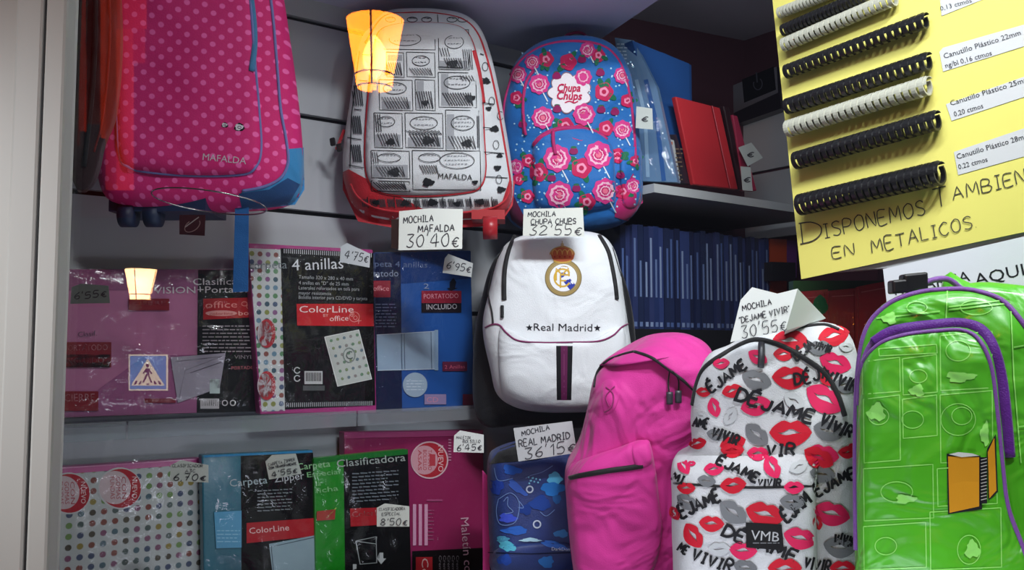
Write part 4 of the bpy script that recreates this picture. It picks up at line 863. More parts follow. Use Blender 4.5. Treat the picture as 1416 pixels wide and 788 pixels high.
# H: dark blue graffiti bag -----------------------------------
oH = [(676, 640), (690, 622), (725, 612), (770, 612), (800, 625), (812, 660), (818, 730), (815, 792), (690, 794), (679, 760), (676, 700)]
H = Bag(oH, 1.88, 5, 0, T=.07, p=5, back=.1, wr=.003, seed=5)
bH = bag_root(H, 'dark blue graffiti-print backpack with a black top, under the price card at lower centre')
MN = mat('navy_print', '#1c3270', .5, .4, 400, var=.5, vscale=22, sheen=.1); H.body('body', MN, bH)
H.pocket('front_pocket', [(690, 757), (795, 752), (800, 790), (692, 792)], .012, MN, bH, p=10)
a = Art(H, .0012); a.poly([(676, 642), (692, 620), (730, 606), (790, 608), (800, 622), (740, 636), (690, 640)], BLK, cuts=4, lift=0); a.build('top_panel', bH, 'black top panel')
a = Art(H, .0014)
def zh_(x, y): return 640+x/3.459, 560+y/3.459
for (x, y, rx, ry, c_, an, pe) in ((235, 310, 45, 22, '#2858b0', 10, 3), (440, 350, 35, 28, '#5cb4dc', 0, 5), (430, 400, 55, 32, '#2c78c8', 0, 4), (450, 450, 20, 22, '#2c60a0', 0, 3), (260, 395, 55, 18, '#3a5cb0', 40, 3), (215, 540, 42, 22, '#3c50c0', 5, 5), (160, 390, 35, 35, '#24409a', 0, 5), (250, 600, 60, 20, '#2c60b8', 0, 4), (210, 670, 45, 25, '#54b0c8', 30, 6), (440, 670, 65, 16, '#3c70c8', 15, 3), (470, 615, 35, 18, '#4080c0', 0, 5), (190, 640, 30, 14, '#4890b0', 0, 5), (400, 750, 35, 28, '#3070b8', 0, 6), (200, 740, 35, 25, '#2448a0', 0, 5), (370, 470, 50, 35, '#20408c', 0, 4), (300, 500, 30, 25, '#1c3880', 0, 5)):
    px, py = zh_(x, y); a.blob(px, py, rx/3.46, ry/3.46, c_, ang=an, petals=pe, wob=.12, n=30, seed=x)
for (x, y, r) in ((320, 403, 15), (355, 570, 17)): px, py = zh_(x, y); a.ring(px, py, r/3.46, r/3.46, 2, '#b8c4d8', n=14)
for pts in (((170, 450), (230, 420), (270, 470), (250, 560), (180, 570), (160, 510), (170, 450)), ((195, 460), (215, 440), (215, 480), (240, 510), (200, 520)), ((270, 460), (290, 490), (265, 490)), ((300, 350), (330, 335), (380, 320), (430, 290)), ((150, 300), (170, 360), (240, 350)), ((370, 510), (400, 530), (440, 500))):
    a.line(spline([zh_(*p) for p in pts]), 1, '#6a84b8')
for k in range(10): px, py = zh_(315+k*9 % 60, 345+(k*17) % 30); a.blob(px, py, 1.3, 1.3, '#7ab8d8', n=8, rings=1)
px, py = zh_(275, 645); px2, py2 = zh_(370, 645); a.blob((px+px2)/2, py, 14, 2.6, '#a8d0e0', wob=.2); a.text('DarkDome', zh_(425, 695), zh_(530, 698), 4.5, '#c8d4e4'); a.line([zh_(120, 705), zh_(330, 712), zh_(530, 705)], 1.2, '#0c1226', step=6)
a.build('printed_pattern', bH)
mb = MB(); q_ = facing(668, 700, 1.9); mb.prism([q_.at(*p) for p in ((667, 650), (676, 660), (678, 850), (668, 850))], -q_.N*.004); mb.build('strap', fabric('pink_strap', '#c0307c'), bH, label='pink edging strap')
# E: plain magenta bag ----------------------------------------
oE = [(905, 464), (945, 462), (968, 470), (982, 486), (990, 520), (990, 600), (992, 700), (985, 815), (900, 822), (810, 820), (794, 790), (787, 740), (783, 690), (782, 650), (800, 615), (812, 570), (822, 525), (840, 500), (870, 480)]
E = Bag(oE, 1.70, -4, -6, T=.075, p=4.2, back=.10, wr=.0075, wf=10, seed=6)
bE = bag_root(E, 'plain magenta backpack with a black zip and dangling zip pulls')
ME = fabric('magenta_canvas', '#c8308c', .65, .05, .35, (7, .03, 1.6)); E.body('body', ME, bE)
E.pocket('hood', [(826, 508), (850, 488), (905, 466), (945, 463), (970, 470), (986, 490), (990, 530), (975, 545), (950, 532), (925, 512), (898, 494), (875, 485), (845, 500)], .02, ME, bE, p=14, centre=(930, 490))
E.pocket('front_pocket', [(783, 650), (800, 637), (850, 620), (893, 608), (905, 640), (912, 700), (915, 735), (900, 790), (850, 812), (800, 800), (790, 760), (784, 700)], .03, ME, bE, p=12)
zE = E.tube('zip', [(877, 486), (900, 494), (925, 511), (945, 526), (962, 542)], .003, BLK, bE, off=.001); E.tube('zip', [(822, 535), (826, 515), (838, 500), (858, 491), (877, 486)], .0028, BLK, bE, off=.001)
E.tube('pocket_zip', [(788, 661), (805, 657), (840, 651), (870, 647), (889, 644)], .005, BLK, bE, off=.002, flat=.6)
for pts in (((926, 513), (924, 530), (926, 546)), ((930, 513), (938, 525), (938, 545))):
    E.tube('zip_cord', pts, .0014, BLK, zE, off=.006, k=4)
for x, y in ((926, 551), (938, 549)): E.tube('zip_pull', [(x, y-9), (x, y), (x, y+8)], .006, mat('grey_plastic', '#33333a', .4), zE, off=.008, flat=.6, k=2)
E.pocket('seam_patch', [(833, 530), (842, 524), (852, 530), (856, 550), (848, 568), (836, 572), (832, 552)], .003, ME, bE, p=3, rings=8, seg=40)
E.tube('stitching', [(838, 535), (848, 545), (846, 562), (836, 570)], .0014, fabric('magenta_thread', '#8a1c60'), bE, off=.001); E.tube('stitching', [(850, 534), (838, 548), (842, 562)], .0014, fabric('magenta_thread', '#8a1c60'), bE, off=.001)
E.pocket('zip_tab', [(874, 614), (890, 608), (899, 612), (901, 640), (880, 645)], .004, ME, bE, p=5, rings=8, seg=40)
# F: lips bag --------------------------------------------------
oF = [(1010, 478), (1045, 458), (1090, 449), (1140, 446), (1168, 455), (1182, 480), (1188, 520), (1191, 600), (1192, 700), (1190, 830), (1120, 890), (1000, 890), (940, 860), (930, 760), (929, 690), (930, 640), (955, 620), (955, 575), (962, 530), (980, 492)]
Fb = Bag(oF, 1.42, -12, -4, T=.07, p=5, back=.10, wr=.005, wf=14, seed=7, centre=(1065, 660))
bF = bag_root(Fb, 'white backpack printed with red and grey lips and black brush lettering')
MF = fabric('white_lips_canvas', '#c2c4c8', .6, .03); Fb.body('body', MF, bF)
Fb.pocket('front_pocket', [(931, 636), (960, 630), (1040, 630), (1122, 632), (1127, 690), (1130, 780), (1130, 860), (1040, 880), (945, 850), (933, 780), (931, 700)], .03, MF, bF, p=12)
zF = Fb.tube('zip', [(958, 560), (964, 530), (975, 508), (1000, 490), (1032, 473), (1052, 470), (1080, 478), (1110, 494), (1140, 516), (1158, 545), (1168, 575)], .0042, BLK, bF, off=.001)
Fb.tube('pocket_seam', [(932, 668), (975, 671), (1040, 674), (1122, 672)], .002, BLK, bF, off=.001)
Fb.tube('zip_pull', [(1053, 474), (1053, 492), (1052, 508)], .005, mat('grey_plastic', '#33333a', .4), zF, off=.006, flat=.6, k=2)
Fb.tube('piping', [(1085, 459), (1110, 452), (1140, 449), (1160, 456)], .003, BLK, bF, off=.001)
a = Art(Fb, .0012)
def lips(x, y, w_, an, c_, hr=.31):
    w_ *= 1.12
    ca, sa = cos(R(an)), sin(R(an)); n = 14; up, dn, mu, md = [], [], [], []
    for k in range(n+1):
        t_ = k/n; X = (t_-.5)*w_; s_ = sin(pi*t_)
        up.append((X, -w_*hr*(s_**.7)*(1-.28*math.exp(-((t_-.5)/.1)**2)))); dn.append((X, w_*hr*1.1*(s_**.75)))
        mu.append((X*.62, -w_*.05*s_+w_*.03*sin(t_*9))); md.append((X*.62, w_*.055*s_+w_*.02*sin(t_*7)))
    w_ *= 1; rot = lambda P: [(x+p[0]*ca-p[1]*sa, y+p[0]*sa+p[1]*ca) for p in P]
    for A1, B1, lf in ((up, mu, 1), (md, dn, 1)):
        r1, r2 = rot(A1), rot(B1); mid = [((p[0]+q[0])/2, (p[1]+q[1])/2) for p, q in zip(r1, r2)]
        vs = r1+mid+r2; m_ = n+1; a.put(vs, [(i, i+1, i+m_+1, i+m_) for i in range(n)]+[(i+m_, i+m_+1, i+2*m_+1, i+2*m_) for i in range(n)], c_)
RED_, PNK, GRY, LG = '#b8182c', '#cc2456', '#6a6c70', '#b4b7ba'
z1 = lambda x, y: (940+x/3.754, 430+y/3.754); z2 = lambda x, y: (920+x/4.69, 620+y/4.69)
for (x, y, w_, an, c_) in ((800, 125, 150, -12, RED_), (575, 150, 165, 3, RED_), (540, 222, 100, 0, RED_), (808, 268, 155, 18, PNK), (575, 342, 175, 0, RED_), (400, 355, 145, 18, GRY), (755, 455, 200, 30, PNK), (272, 412, 100, -15, RED_), (125, 418, 75, 0, RED_), (180, 500, 95, 75, PNK), (395, 490, 145, -12, PNK), (400, 640, 135, 42, GRY), (575, 630, 200, 0, RED_), (275, 685, 125, -15, RED_), (92, 685, 85, -10, RED_), (740, 745, 160, 10, PNK), (775, 620, 150, 15, GRY), (185, 640, 85, 10, GRY), (595, 465, 110, 30, LG), (262, 545, 90, -60, LG), (405, 238, 100, 30, PNK), (862, 385, 110, 10, GRY), (885, 720, 90, -30, RED_), (725, 188, 110, -5, GRY), (215, 270, 80, -5, PNK), (865, 185, 70, 10, LG), (112, 545, 60, 20, LG), (760, 345, 90, 60, RED_)):
    p = z1(x, y); lips(p[0], p[1], w_/3.754, an, c_)
for (x, y, w_, an, c_) in ((120, 112, 110, 62, PNK), (315, 130, 120, -3, PNK), (695, 118, 150, 65, PNK), (865, 115, 120, -25, LG), (268, 208, 110, 10, GRY), (440, 235, 155, -5, RED_), (135, 255, 110, 5, RED_), (140, 345, 135, 30, GRY), (645, 425, 230, 15, RED_), (440, 412, 190, 38, GRY), (300, 485, 150, 5, RED_), (182, 565, 165, 58, RED_), (875, 580, 200, 15, PNK), (1080, 420, 220, 15, PNK), (1130, 640, 190, 10, GRY), (505, 660, 165, 5, PNK), (350, 650, 130, 0, LG), (825, 345, 150, 5, GRY), (775, 775, 200, 0, RED_), (1150, 775, 150, 0, RED_), (520, 770, 140, 10, GRY), (995, 58, 190, 28, RED_), (435, 8, 140, 0, RED_), (1180, 25, 110, 0, RED_), (1020, 165, 150, 10, GRY), (835, 250, 120, 0, PNK), (600, 30, 130, 0, PNK), (990, 480, 90, 80, RED_), (60, 420, 90, 60, RED_), (170, 95, 50, 0, PNK)):
    p = z2(x, y); lips(p[0], p[1], w_/4.69, an, c_)
IK = '#1a1a1e'
for (tx, p0, p1, h, w_, zf) in (('DÉJAME', (285, 462), (682, 585), 62, 11, z1), ('VIVIR', (722, 590), (880, 660), 62, 10, z1), ('ÉJAME', (165, 425), (350, 290), 52, 9, z1), ('VIR', (450, 748), (595, 745), 55, 9, z1), ('DÉJA', (600, 385), (780, 340), 60, 9, z1), ('VIVIR', (745, 355), (905, 425), 60, 9, z1), ('AME', (66, 598), (142, 612), 48, 8, z1), ('VIVIR', (160, 650), (292, 700), 55, 9, z1), ('DÉJA', (610, 260), (700, 180), 50, 8, z1), ('VIVIR', (700, 190), (780, 215), 34, 7, z1),
    ('ÉJAME', (105, 450), (362, 335), 75, 13, z2), ('ÉJAME', (330, 95), (585, 225), 62, 12, z2), ('VIVIR', (600, 235), (745, 245), 40, 9, z2), ('ÉJAM', (790, 480), (950, 350), 85, 13, z2), ('ÉJAME', (985, 305), (1240, 190), 72, 12, z2), ('DÉJAME', (365, 560), (835, 735), 75, 13, z2), ('VIVIR', (165, 720), (420, 800), 70, 11, z2), ('VIVIR', (1090, 610), (1225, 640), 62, 10, z2), ('ME', (75, 660), (130, 690), 55, 9, z2), ('VIVIR', (900, 770), (1060, 800), 65, 10, z2), ('MI', (40, 200), (110, 225), 50, 9, z2)):
    k = 3.754 if zf is z1 else 4.69; a.hand(tx, zf(*p0), zf(*p1), h/k, w_/k*1.5, IK, seed=len(tx)+int(p0[0]), jit=.05)
a.build('printed_pattern', bF)
a = Art(Fb, .0045, .0003); a.quad([(1031, 722), (1081, 725), (1084, 761), (1032, 757)], '#141416'); a.text('VMB', (1038, 746), (1077, 749), 13, '#a9abae'); a.lines(1041, 750, 1078, 1, 2, 1.4, '#6a6c70'); a.build('logo_patch', bF, 'black woven patch reading VMB')
mb = MB(); q_ = facing(1165, 690, 1.36); mb.prism([q_.at(*p) for p in ((1165, 676), (1192, 682), (1192, 706), (1168, 694))], -q_.N*.012); mb.build('strap', BLK, bF)
# G: green bag --------------------------------------------------
oG = [(1186, 500), (1196, 452), (1222, 420), (1262, 402), (1310, 396), (1352, 399), (1392, 414), (1428, 452), (1450, 520), (1466, 620), (1474, 740), (1474, 860), (1440, 930), (1330, 945), (1215, 930), (1187, 880), (1182, 760), (1181, 620)]
Gb = Bag(oG, 1.16, -22, 0, T=.045, p=9, back=.10, wr=.003, wf=16, seed=9)
bG = bag_root(Gb, 'glossy lime green backpack with purple piping, front right', group='school backpacks on show')
MG = mat('green_vinyl', '#4cac1f', .36, .25, 60, coat=.2, var=.2, vscale=14, wrinkle=(11, .02, 1.5)); Gb.body('body', MG, bG)
PUR = fabric('purple_piping', '#7a4a9a', .45); PZ = fabric('purple_zip', '#5a1c86', .45)
og = [(1187, 560), (1192, 505), (1215, 474), (1250, 460), (1300, 453), (1335, 453), (1358, 466), (1374, 500), (1382, 560), (1390, 640), (1398, 700), (1420, 760), (1440, 850), (1400, 915), (1250, 920), (1192, 900), (1186, 760), (1184, 640)]
Gb.pocket('front_pocket', og, .022, MG, bG, p=16)
def cnvg(x, y): return 1180+x/3.58, 380+y/3.58
Gb.tube('piping', [(1184, 760), (1183, 620), (1186, 520), (1197, 458), (1224, 424), (1264, 406), (1312, 400), (1352, 403), (1390, 419), (1424, 460)], .0036, PUR, bG, off=.001)
Gb.tube('piping', [(1187, 560), (1191, 508), (1214, 477), (1250, 463), (1300, 457), (1332, 457), (1354, 470), (1370, 505), (1378, 560), (1386, 640), (1394, 700), (1414, 755), (1428, 800)], .0026, PUR, bG, off=.002)
Gb.tube('zip', [(1208, 474), (1236, 458), (1290, 450), (1330, 448), (1358, 458), (1376, 490), (1387, 545), (1395, 632)], .0075, PZ, bG, off=.003, flat=.45)
Gb.tube('zip', [(1188, 520), (1206, 474), (1240, 455), (1292, 447)], .004, PUR, bG, off=.002, flat=.6)
a = Art(Gb, .001); LGN = mat('pale_green_print', '#8ddc66', .4, .2, 60, coat=.1, wrinkle=(11, .02, 1.5)); ln = lambda pts, w_=1.8: a.line(pts, w_, LGN, step=8)
for x0, y0, x1, y1 in ((1192, 498, 1244, 545), (1248, 494, 1295, 546), (1300, 462, 1372, 540), (1194, 550, 1244, 640), (1248, 550, 1295, 606), (1300, 544, 1372, 640), (1194, 646, 1290, 720), (1296, 646, 1378, 700), (1194, 726, 1280, 788), (1286, 706, 1384, 788), (1215, 480, 1295, 492)):
    ln([(x0, y0+2), (x1, y0-4), (x1+1, y1-4), (x0+1, y1), (x0, y0+2)], 1.5)
for x, y, rx, ry in ((1325, 485, 17, 14), (1270, 520, 12, 9), (1215, 575, 14, 12), (1325, 580, 24, 22), (1330, 575, 14, 12), (1240, 680, 22, 14), (1340, 760, 16, 20), (1262, 580, 15, 12), (1352, 660, 12, 8), (1225, 755, 15, 12), (1268, 425, 14, 8), (1350, 425, 22, 10)): a.ring(x, y, rx, ry, 1.2, LGN, n=24)
for x, y, rx, ry in ((1328, 521, 20, 7), (1212, 570, 12, 12), (1268, 540, 10, 8), (1362, 600, 6, 16), (1345, 760, 10, 12), (1230, 440, 10, 8), (1252, 690, 14, 6)): a.blob(x, y, rx, ry, LGN, wob=.2, seed=x)
ln([(1310, 402), (1308, 444)]); ln([(1312, 424), (1396, 414)]); ln([(1312, 428), (1398, 419)]); ln([(1398, 430), (1402, 520), (1412, 640)]); ln([(1402, 480), (1436, 474)]); ln([(1408, 590), (1440, 586)]); ln([(1212, 440), (1300, 430)])
a.build('printed_pattern', bG)
a = Art(Gb, .0016, .0004); yb = '#c98c1c'; ko = '#1c1c20'
a.poly([(1309, 627), (1356, 630), (1358, 704), (1311, 711)], ko, cuts=1); a.poly([(1311, 631), (1354, 632), (1354, 700), (1313, 709)], yb, cuts=1); a.poly([(1365, 620), (1377, 600), (1380, 680), (1367, 692)], ko, cuts=1); a.poly([(1366, 625), (1375, 605), (1378, 678), (1368, 689)], yb, cuts=1)
a.poly([(1312, 628), (1325, 625), (1345, 627), (1354, 630), (1330, 632)], '#c8ccc8'); a.rect(1356, 632, 1365, 696, ko)
for k in range(13): a.line([(1356.5, 636+k*4.6), (1364.5, 634+k*4.6)], 1.1, '#b0b0a8', lift=.0026)
a.build('printed_emblem', bG, 'printed open yellow notebook')
for (x, y, s_) in ((1243, 398, .012), (1263, 393, .016)):
    q_ = facing(x, y, 1.17); mb = MB(); c_ = q_.at(x, y); mb.box(c_-Vector((s_, .01, s_*.7)), (s_*2, 0, s_*.2), (0, .02, 0), (0, 0, s_*1.5)); o = mb.build('buckle', M_plastic, bG); bv = o.modifiers.new('e', 'BEVEL'); bv.width = .003; bv.segments = 2
q_ = facing(1300, 395, 1.19); mb = MB(); mb.tube(spline([q_.at(1270, 400), q_.at(1285, 389), q_.at(1310, 386), q_.at(1330, 400)]), .004, 8); mb.build('carry_loop', PUR, bG, True)
# rear half of the green bag, showing at its right
Gr = Bag([(1300, 420), (1340, 392), (1400, 393), (1450, 405), (1500, 450), (1520, 560), (1525, 900), (1300, 930)], 1.26, -22, 0, T=.03, p=8, back=.08, wr=.001, seed=3)
Gr.body('rear_compartment', MG, bG)

# ================================================================= RIGHT SHELF, BOOKS, BOXES
SH = WALL.shift(.38); zsf = SH.at(960, 262).z
def shelf_board(name, label, n0, n1, s0, s1, z, th, m):
    mb = MB(); mb.box(wall_pt(s0, n0, z-th), WD*(s1-s0), WN*(n1-n0), Vector((0, 0, th))); o = mb.build(name, m)
    return tag(o, label, 'shelf')
shelf_board('wall_shelf', 'pale grey wall shelf carrying the red notebook and blue binder', -.1, .38, .735, 1.45, zsf, .022, M_shelf)
zb_ = .045
shelf_board('wall_shelf', 'black shelf under the long row of blue spines', -.1, .34, .62, 1.6, zb_, .055, mat('black_laminate', '#151518', .4))
mb = MB(); mb.box(wall_pt(.905, -.12, zb_), WD*.7, WN*.02, Vector((0, 0, zsf-zb_))); structure(mb.build('wall_niche', mat('niche_grey', '#4a4a55', .7)))
# row of blue plastic-wrapped spines
BK = WALL.shift(.27); s_a = (BK.at(858, 400)-WP0).dot(WD); s_b = (BK.at(1064, 400)-WP0).dot(WD); N = 30; wv = (s_b-s_a)/N; rb_ = random.Random(3)
cols = ['#1c2648', '#202e58', '#161e3c', '#28325a', '#1c2644', '#2a3866']
bkm = [mat('blue_spine_%d' % i, c, .25, coat=.5, var=.15, vscale=30) for i, c in enumerate(cols)]
lm = [ink('#5a6c94'), ink('#7484a4'), ink('#465a88')]
for i in range(N):
    hgt = .272+rb_.uniform(-.004, .004); s = s_a+i*wv; n1 = .27+rb_.uniform(-.006, .004)
    mb = MB(); mb.box(wall_pt(s+.0006, .03, zb_), WD*(wv-.0012), WN*(n1-.03), Vector((0, 0, hgt)))
    o = mb.build('book', bkm[rb_.randrange(6)]); o.data.update()
    tag(o, 'thin blue plastic-wrapped book standing in the long row on the black shelf', 'book', 'blue books in a row under the wall shelf')
    mb = MB(); w0, w1 = .3, .62; z0 = zb_+.035+rb_.uniform(-.004, .01)
    mb.box(wall_pt(s+wv*w0, n1, zb_+.085), WD*wv*(w1-w0), WN*.0006, Vector((0, 0, hgt-.16+rb_.uniform(-.02, .05))))
    mb.box(wall_pt(s+wv*.25, n1, zb_+.008), WD*wv*.5, WN*.0006, Vector((0, 0, .012)))
    mb.build('spine_lettering', lm[rb_.randrange(3)], o)['kind'] = 'stuff'
# binders standing at the end of that row
for x0, x1, y0, y1, c_, lb in ((1064, 1088, 330, 402, '#a8401c', 'orange box file at the end of the blue book row'), (1088, 1102, 332, 380, '#5a2c6c', 'purple file beside the orange box file'), (1068, 1100, 362, 384, '#15151a', 'black clip lying across the orange box file')):
    off = .26 if c_ != '#15151a' else .3
    sf = WALL.shift(off); o = panel('box_file', sf, [(x0, y0), (x1, y0+1), (x1, y1+4), (x0, y1+4)], .1 if off < .3 else .03, card(c_)); tag(o, lb, 'file', 'files beside the blue books')
for x0, x1, y0, y1, c_, lb in ((1066, 1082, 405, 458, '#b84a1c', 'small orange pack below the orange box file'), (1084, 1098, 405, 459, '#3c3c60', 'small violet pack between orange and green packs'), (1097, 1222, 388, 412, '#2c4a28', 'long dark green pack hanging just under the yellow poster')):
    sf = facing(1100, 400, 1.82) if x1 > 1200 else WALL.shift(.3); o = panel('stationery_pack', sf, [(x0, y0), (x1, y0), (x1, y1), (x0, y1)], .03, card(c_)); tag(o, lb, 'pack', 'stationery packs under the poster')
sf = facing(1160, 420, 1.80, -10)
RD = card('#a01c24')
for i, (q, lb) in enumerate((([(1086, 405), (1145, 400), (1150, 806), (1100, 806)], 'red plastic-wrapped pack behind the folded price card'), ([(1146, 402), (1186, 398), (1192, 806), (1151, 806)], 'red plastic-wrapped pack behind the lips backpack'), ([(1187, 396), (1250, 384), (1250, 806), (1193, 806)], 'red plastic-wrapped pack left of the green backpack'))):
    P = [sf.at(*p, i*.012) for p in q]; t = thing('wrapped_pack', lb, 'pack', base_of(P), 'red packs behind the front backpacks'); panel('cover', sf, q, .03, RD, t, i*.012)
    a = Art(sf, i*.012+.001); x0, y0 = q[0]; a.line([(x0+4, y0+8), (q[1][0]-4, q[1][1]+10)], 1.2, '#c86a6a'); a.line([(q[1][0]-5, q[1][1]+4), (q[2][0]-6, q[2][1]-6)], 1, '#7a1018')
    if i == 0: a.blob(1134, 422, 11, 13, '#1c6a3a', wob=.1)
    a.build('printed_mark', t); sleeve(sf, q, t, i*.012+.004, i+20, .002)
# blue binder, dark notebook, red notebooks on the wall shelf
SB = WALL.shift(.30); t = thing('ring_binder', 'tall blue binder with plastic-wrapped pale spine on the wall shelf', 'binder', SB.at(900, 250))
panel('cover', SB, [(874, 56), (953, 88), (956, 250), (935, 252)], .03, card('#1f4a86'), t); SBs = facing(885, 150, 2.25, -30)
panel('spine', SBs, [(850, 52), (876, 56), (908, 120), (937, 252), (880, 250)], .02, card('#5f7f9f'), t)
a = Art(SBs, .001); a.lines(853, 60, 868, 6, 5, 1.8, '#b0c4d4', 1); a.line([(880, 110), (892, 160), (896, 245)], 5, '#86a4bc', step=10); a.line([(893, 110), (910, 180), (918, 250)], 6, '#2c5690', step=10); a.build('lettering', t)
sleeve(SBs, [(842, 50), (880, 52), (937, 252), (880, 252)], t, .006, 31, .003)
panel('back_cover', SB, [(915, 72), (956, 90), (958, 252), (935, 252)], .02, card('#1c4278'), t, -.02)
a = Art(SB, .001); a.line([(876, 57), (951, 89)], 1.2, '#8fb0d0', step=10); a.rect(930, 83, 942, 86, '#c0d4e4'); a.build('edge_highlight', t) if False else None
t = thing('notebook', 'dark notebook with orange and white cover strip between binder and red notebook', 'notebook', SB.at(930, 252)); S3 = WALL.shift(.33)
panel('cover', S3, [(918, 186), (935, 186), (955, 254), (922, 252)], .02, card('#23202a'), t); a = Art(S3, .001)
a.quad([(918, 190), (932, 194), (941, 252), (922, 251)], '#a8acac'); a.rect(919, 196, 930, 200, '#b0603a'); a.rect(922, 228, 935, 233, '#b0603a'); a.blob(925, 218, 3, 4, '#1c1c20'); a.lines(934, 205, 944, 8, 6, 2, '#6a5a4a', 3); a.build('lettering', t)
RN = mat('red_leather', '#b5262e', .42, .2, 90, coat=.1)
for q, m_, lb, off, th in (([(934, 133), (996, 149), (1021, 262), (960, 255)], RN, 'large bright red notebook leaning on the wall shelf', .345, .016), ([(1000, 146), (1008, 148), (1034, 262), (1024, 262)], card('#2a1218'), 'thin dark notebook just right of the large red notebook', .34, .02), ([(1013, 158), (1020, 160), (1047, 264), (1030, 263)], card('#a02848'), 'thin pink notebook rightmost on the wall shelf', .345, .02)):
    sf = WALL.shift(off); P = [sf.at(*p) for p in q]; t = thing('notebook', lb, 'notebook', base_of(P), 'notebooks leaning on the wall shelf'); o = panel('cover', sf, q, th, m_, t)
    b_ = o.modifiers.new('e', 'BEVEL'); b_.width = .003; b_.segments = 2
    if m_ is RN:
        a = Art(sf, .0012); a.line([(984, 146), (1009, 260)], 1.6, '#7a141c', step=20); a.line([(985, 146), (1010, 260)], .7, '#d8707a', step=20); a.build('elastic_band', t)
for poly, lb, pl in (([(1021, 204), (1039, 197), (1055, 218), (1034, 230)], 'small tilted price card on the pink notebook', WALL.shift(.365)), ([(1024, 230), (1038, 231), (1041, 264), (1027, 263)], 'narrow white price card hanging over the shelf edge', WALL.shift(.384)), ([(880, 147), (902, 150), (903, 179), (879, 177)], 'small price card stuck on the blue binder', facing(890, 160, 2.12))):
    cx_ = sum(p[0] for p in poly)/4; cy_ = sum(p[1] for p in poly)/4
    price_tag(pl, poly, lb, [('€', (cx_-4, cy_+5), (cx_+5, cy_+4), 9, 1.4)], '#b4bcb8', 'small price cards on the wall shelf')
# boxed goods on the far side wall
P = [SIDE2.at(x, y, .05) for x, y in ((990, 128), (1076, 92), (1080, 150), (1000, 178))]
t = thing('goods_box', 'dark box with a grey strip and a black square sign, left of the poster', 'box', base_of(P)); mb = MB(); mb.prism(P, -SN*.05); mb.build('carton', card('#1c1a24'), t)
a = Art(SIDE2, .052); a.quad([(986, 130), (1074, 92), (1076, 128), (1002, 162)], '#74747c', lift=0); a.quad([(1026, 110), (1070, 92), (1073, 124), (1029, 142)], '#0c0c12', lift=.0002)
a.ring(1048, 116, 6, 8, 1.4, '#4a4c58', a0=-60, a1=200, n=16, lift=.0005); a.line([(1046, 100), (1047, 114)], 2, '#4a4c58', lift=.0005); a.build('label', t)

# ================================================================= POSTER WITH BINDING COMBS
YP = [(1062, -60), (1500, -60), (1500, 303), (1108, 386)]
t = thing('poster', 'big yellow cardboard sheet with handwriting that holds the binding combs', 'poster', base_of([POSTER.at(*p) for p in YP]))
panel('sheet', POSTER, YP, .0015, mat('yellow_card', '#d0c865', .7, .05, 200, var=.03, vscale=6), t, .003)
a = Art(POSTER, .0036); pen = '#3c3a34'
a.hand('ISPONEMOS', (1140, 330), (1279, 296), 20, 1.5, pen, jit=.03); a.hand('T', (1293, 288), (1312, 283), 27, 1.5, pen); a.hand('AMBIEN', (1318, 277), (1418, 252), 18, 1.5, pen, jit=.03)
a.hand('D', (1110, 338), (1136, 332), 30, 1.6, pen); a.hand('EN', (1152, 358), (1181, 352), 16, 1.4, pen); a.hand('METALICOS.', (1206, 350), (1350, 314), 18, 1.5, pen, jit=.03)
a.build('lettering', t)
def lab(q, l1, p1, p1b, l2, p2, p2b, h, lb):
    P = [POSTER.at(*p, .004) for p in q]; o = thing('paper_label', lb, 'label', base_of(P), 'printed labels on the yellow poster')
    mb = MB(); mb.prism(P, -SN*.0006); mb.build('card', paper('#b9babb'), o); b = Art(POSTER, .0046)
    b.text(l1, p1, p1b, h, '#3a3a40'); b.text(l2, p2, p2b, h*.95, '#3a3a40'); b.build('lettering', o)
lab([(1297, -30), (1420, -60), (1420, -25), (1302, 22)], 'Canutillo Plástico 18mm', (1300, -5), (1412, -38), '0,13 ctmos', (1301, 15), (1344, 3), 6.5, 'printed white label reading 0,13 ctmos at the top edge')
lab([(1299, 72), (1304, 66), (1416, 34), (1416, 64), (1304, 99)], 'Canutillo Plástico 22mm', (1306, 81), (1412, 48), 'ng/bl 0,16 ctmos', (1308, 94), (1372, 76), 7, 'printed white label for the 22mm combs')
lab([(1308, 144), (1416, 106), (1422, 132), (1316, 167)], 'Canutillo Plástico 25mm', (1315, 146), (1424, 112), '0,20 ctmos', (1320, 161), (1360, 149), 7, 'printed white label for the 25mm combs')
lab([(1319, 210), (1420, 176), (1424, 214), (1325, 242)], 'Canutillo Plástico 28mm', (1324, 220), (1424, 190), '0,22 ctmos', (1326, 234), (1366, 223), 7, 'printed white label for the 28mm combs')
MK = mat('black_comb', '#121214', .35); MWc = mat('pale_comb', '#9d9d90', .4)
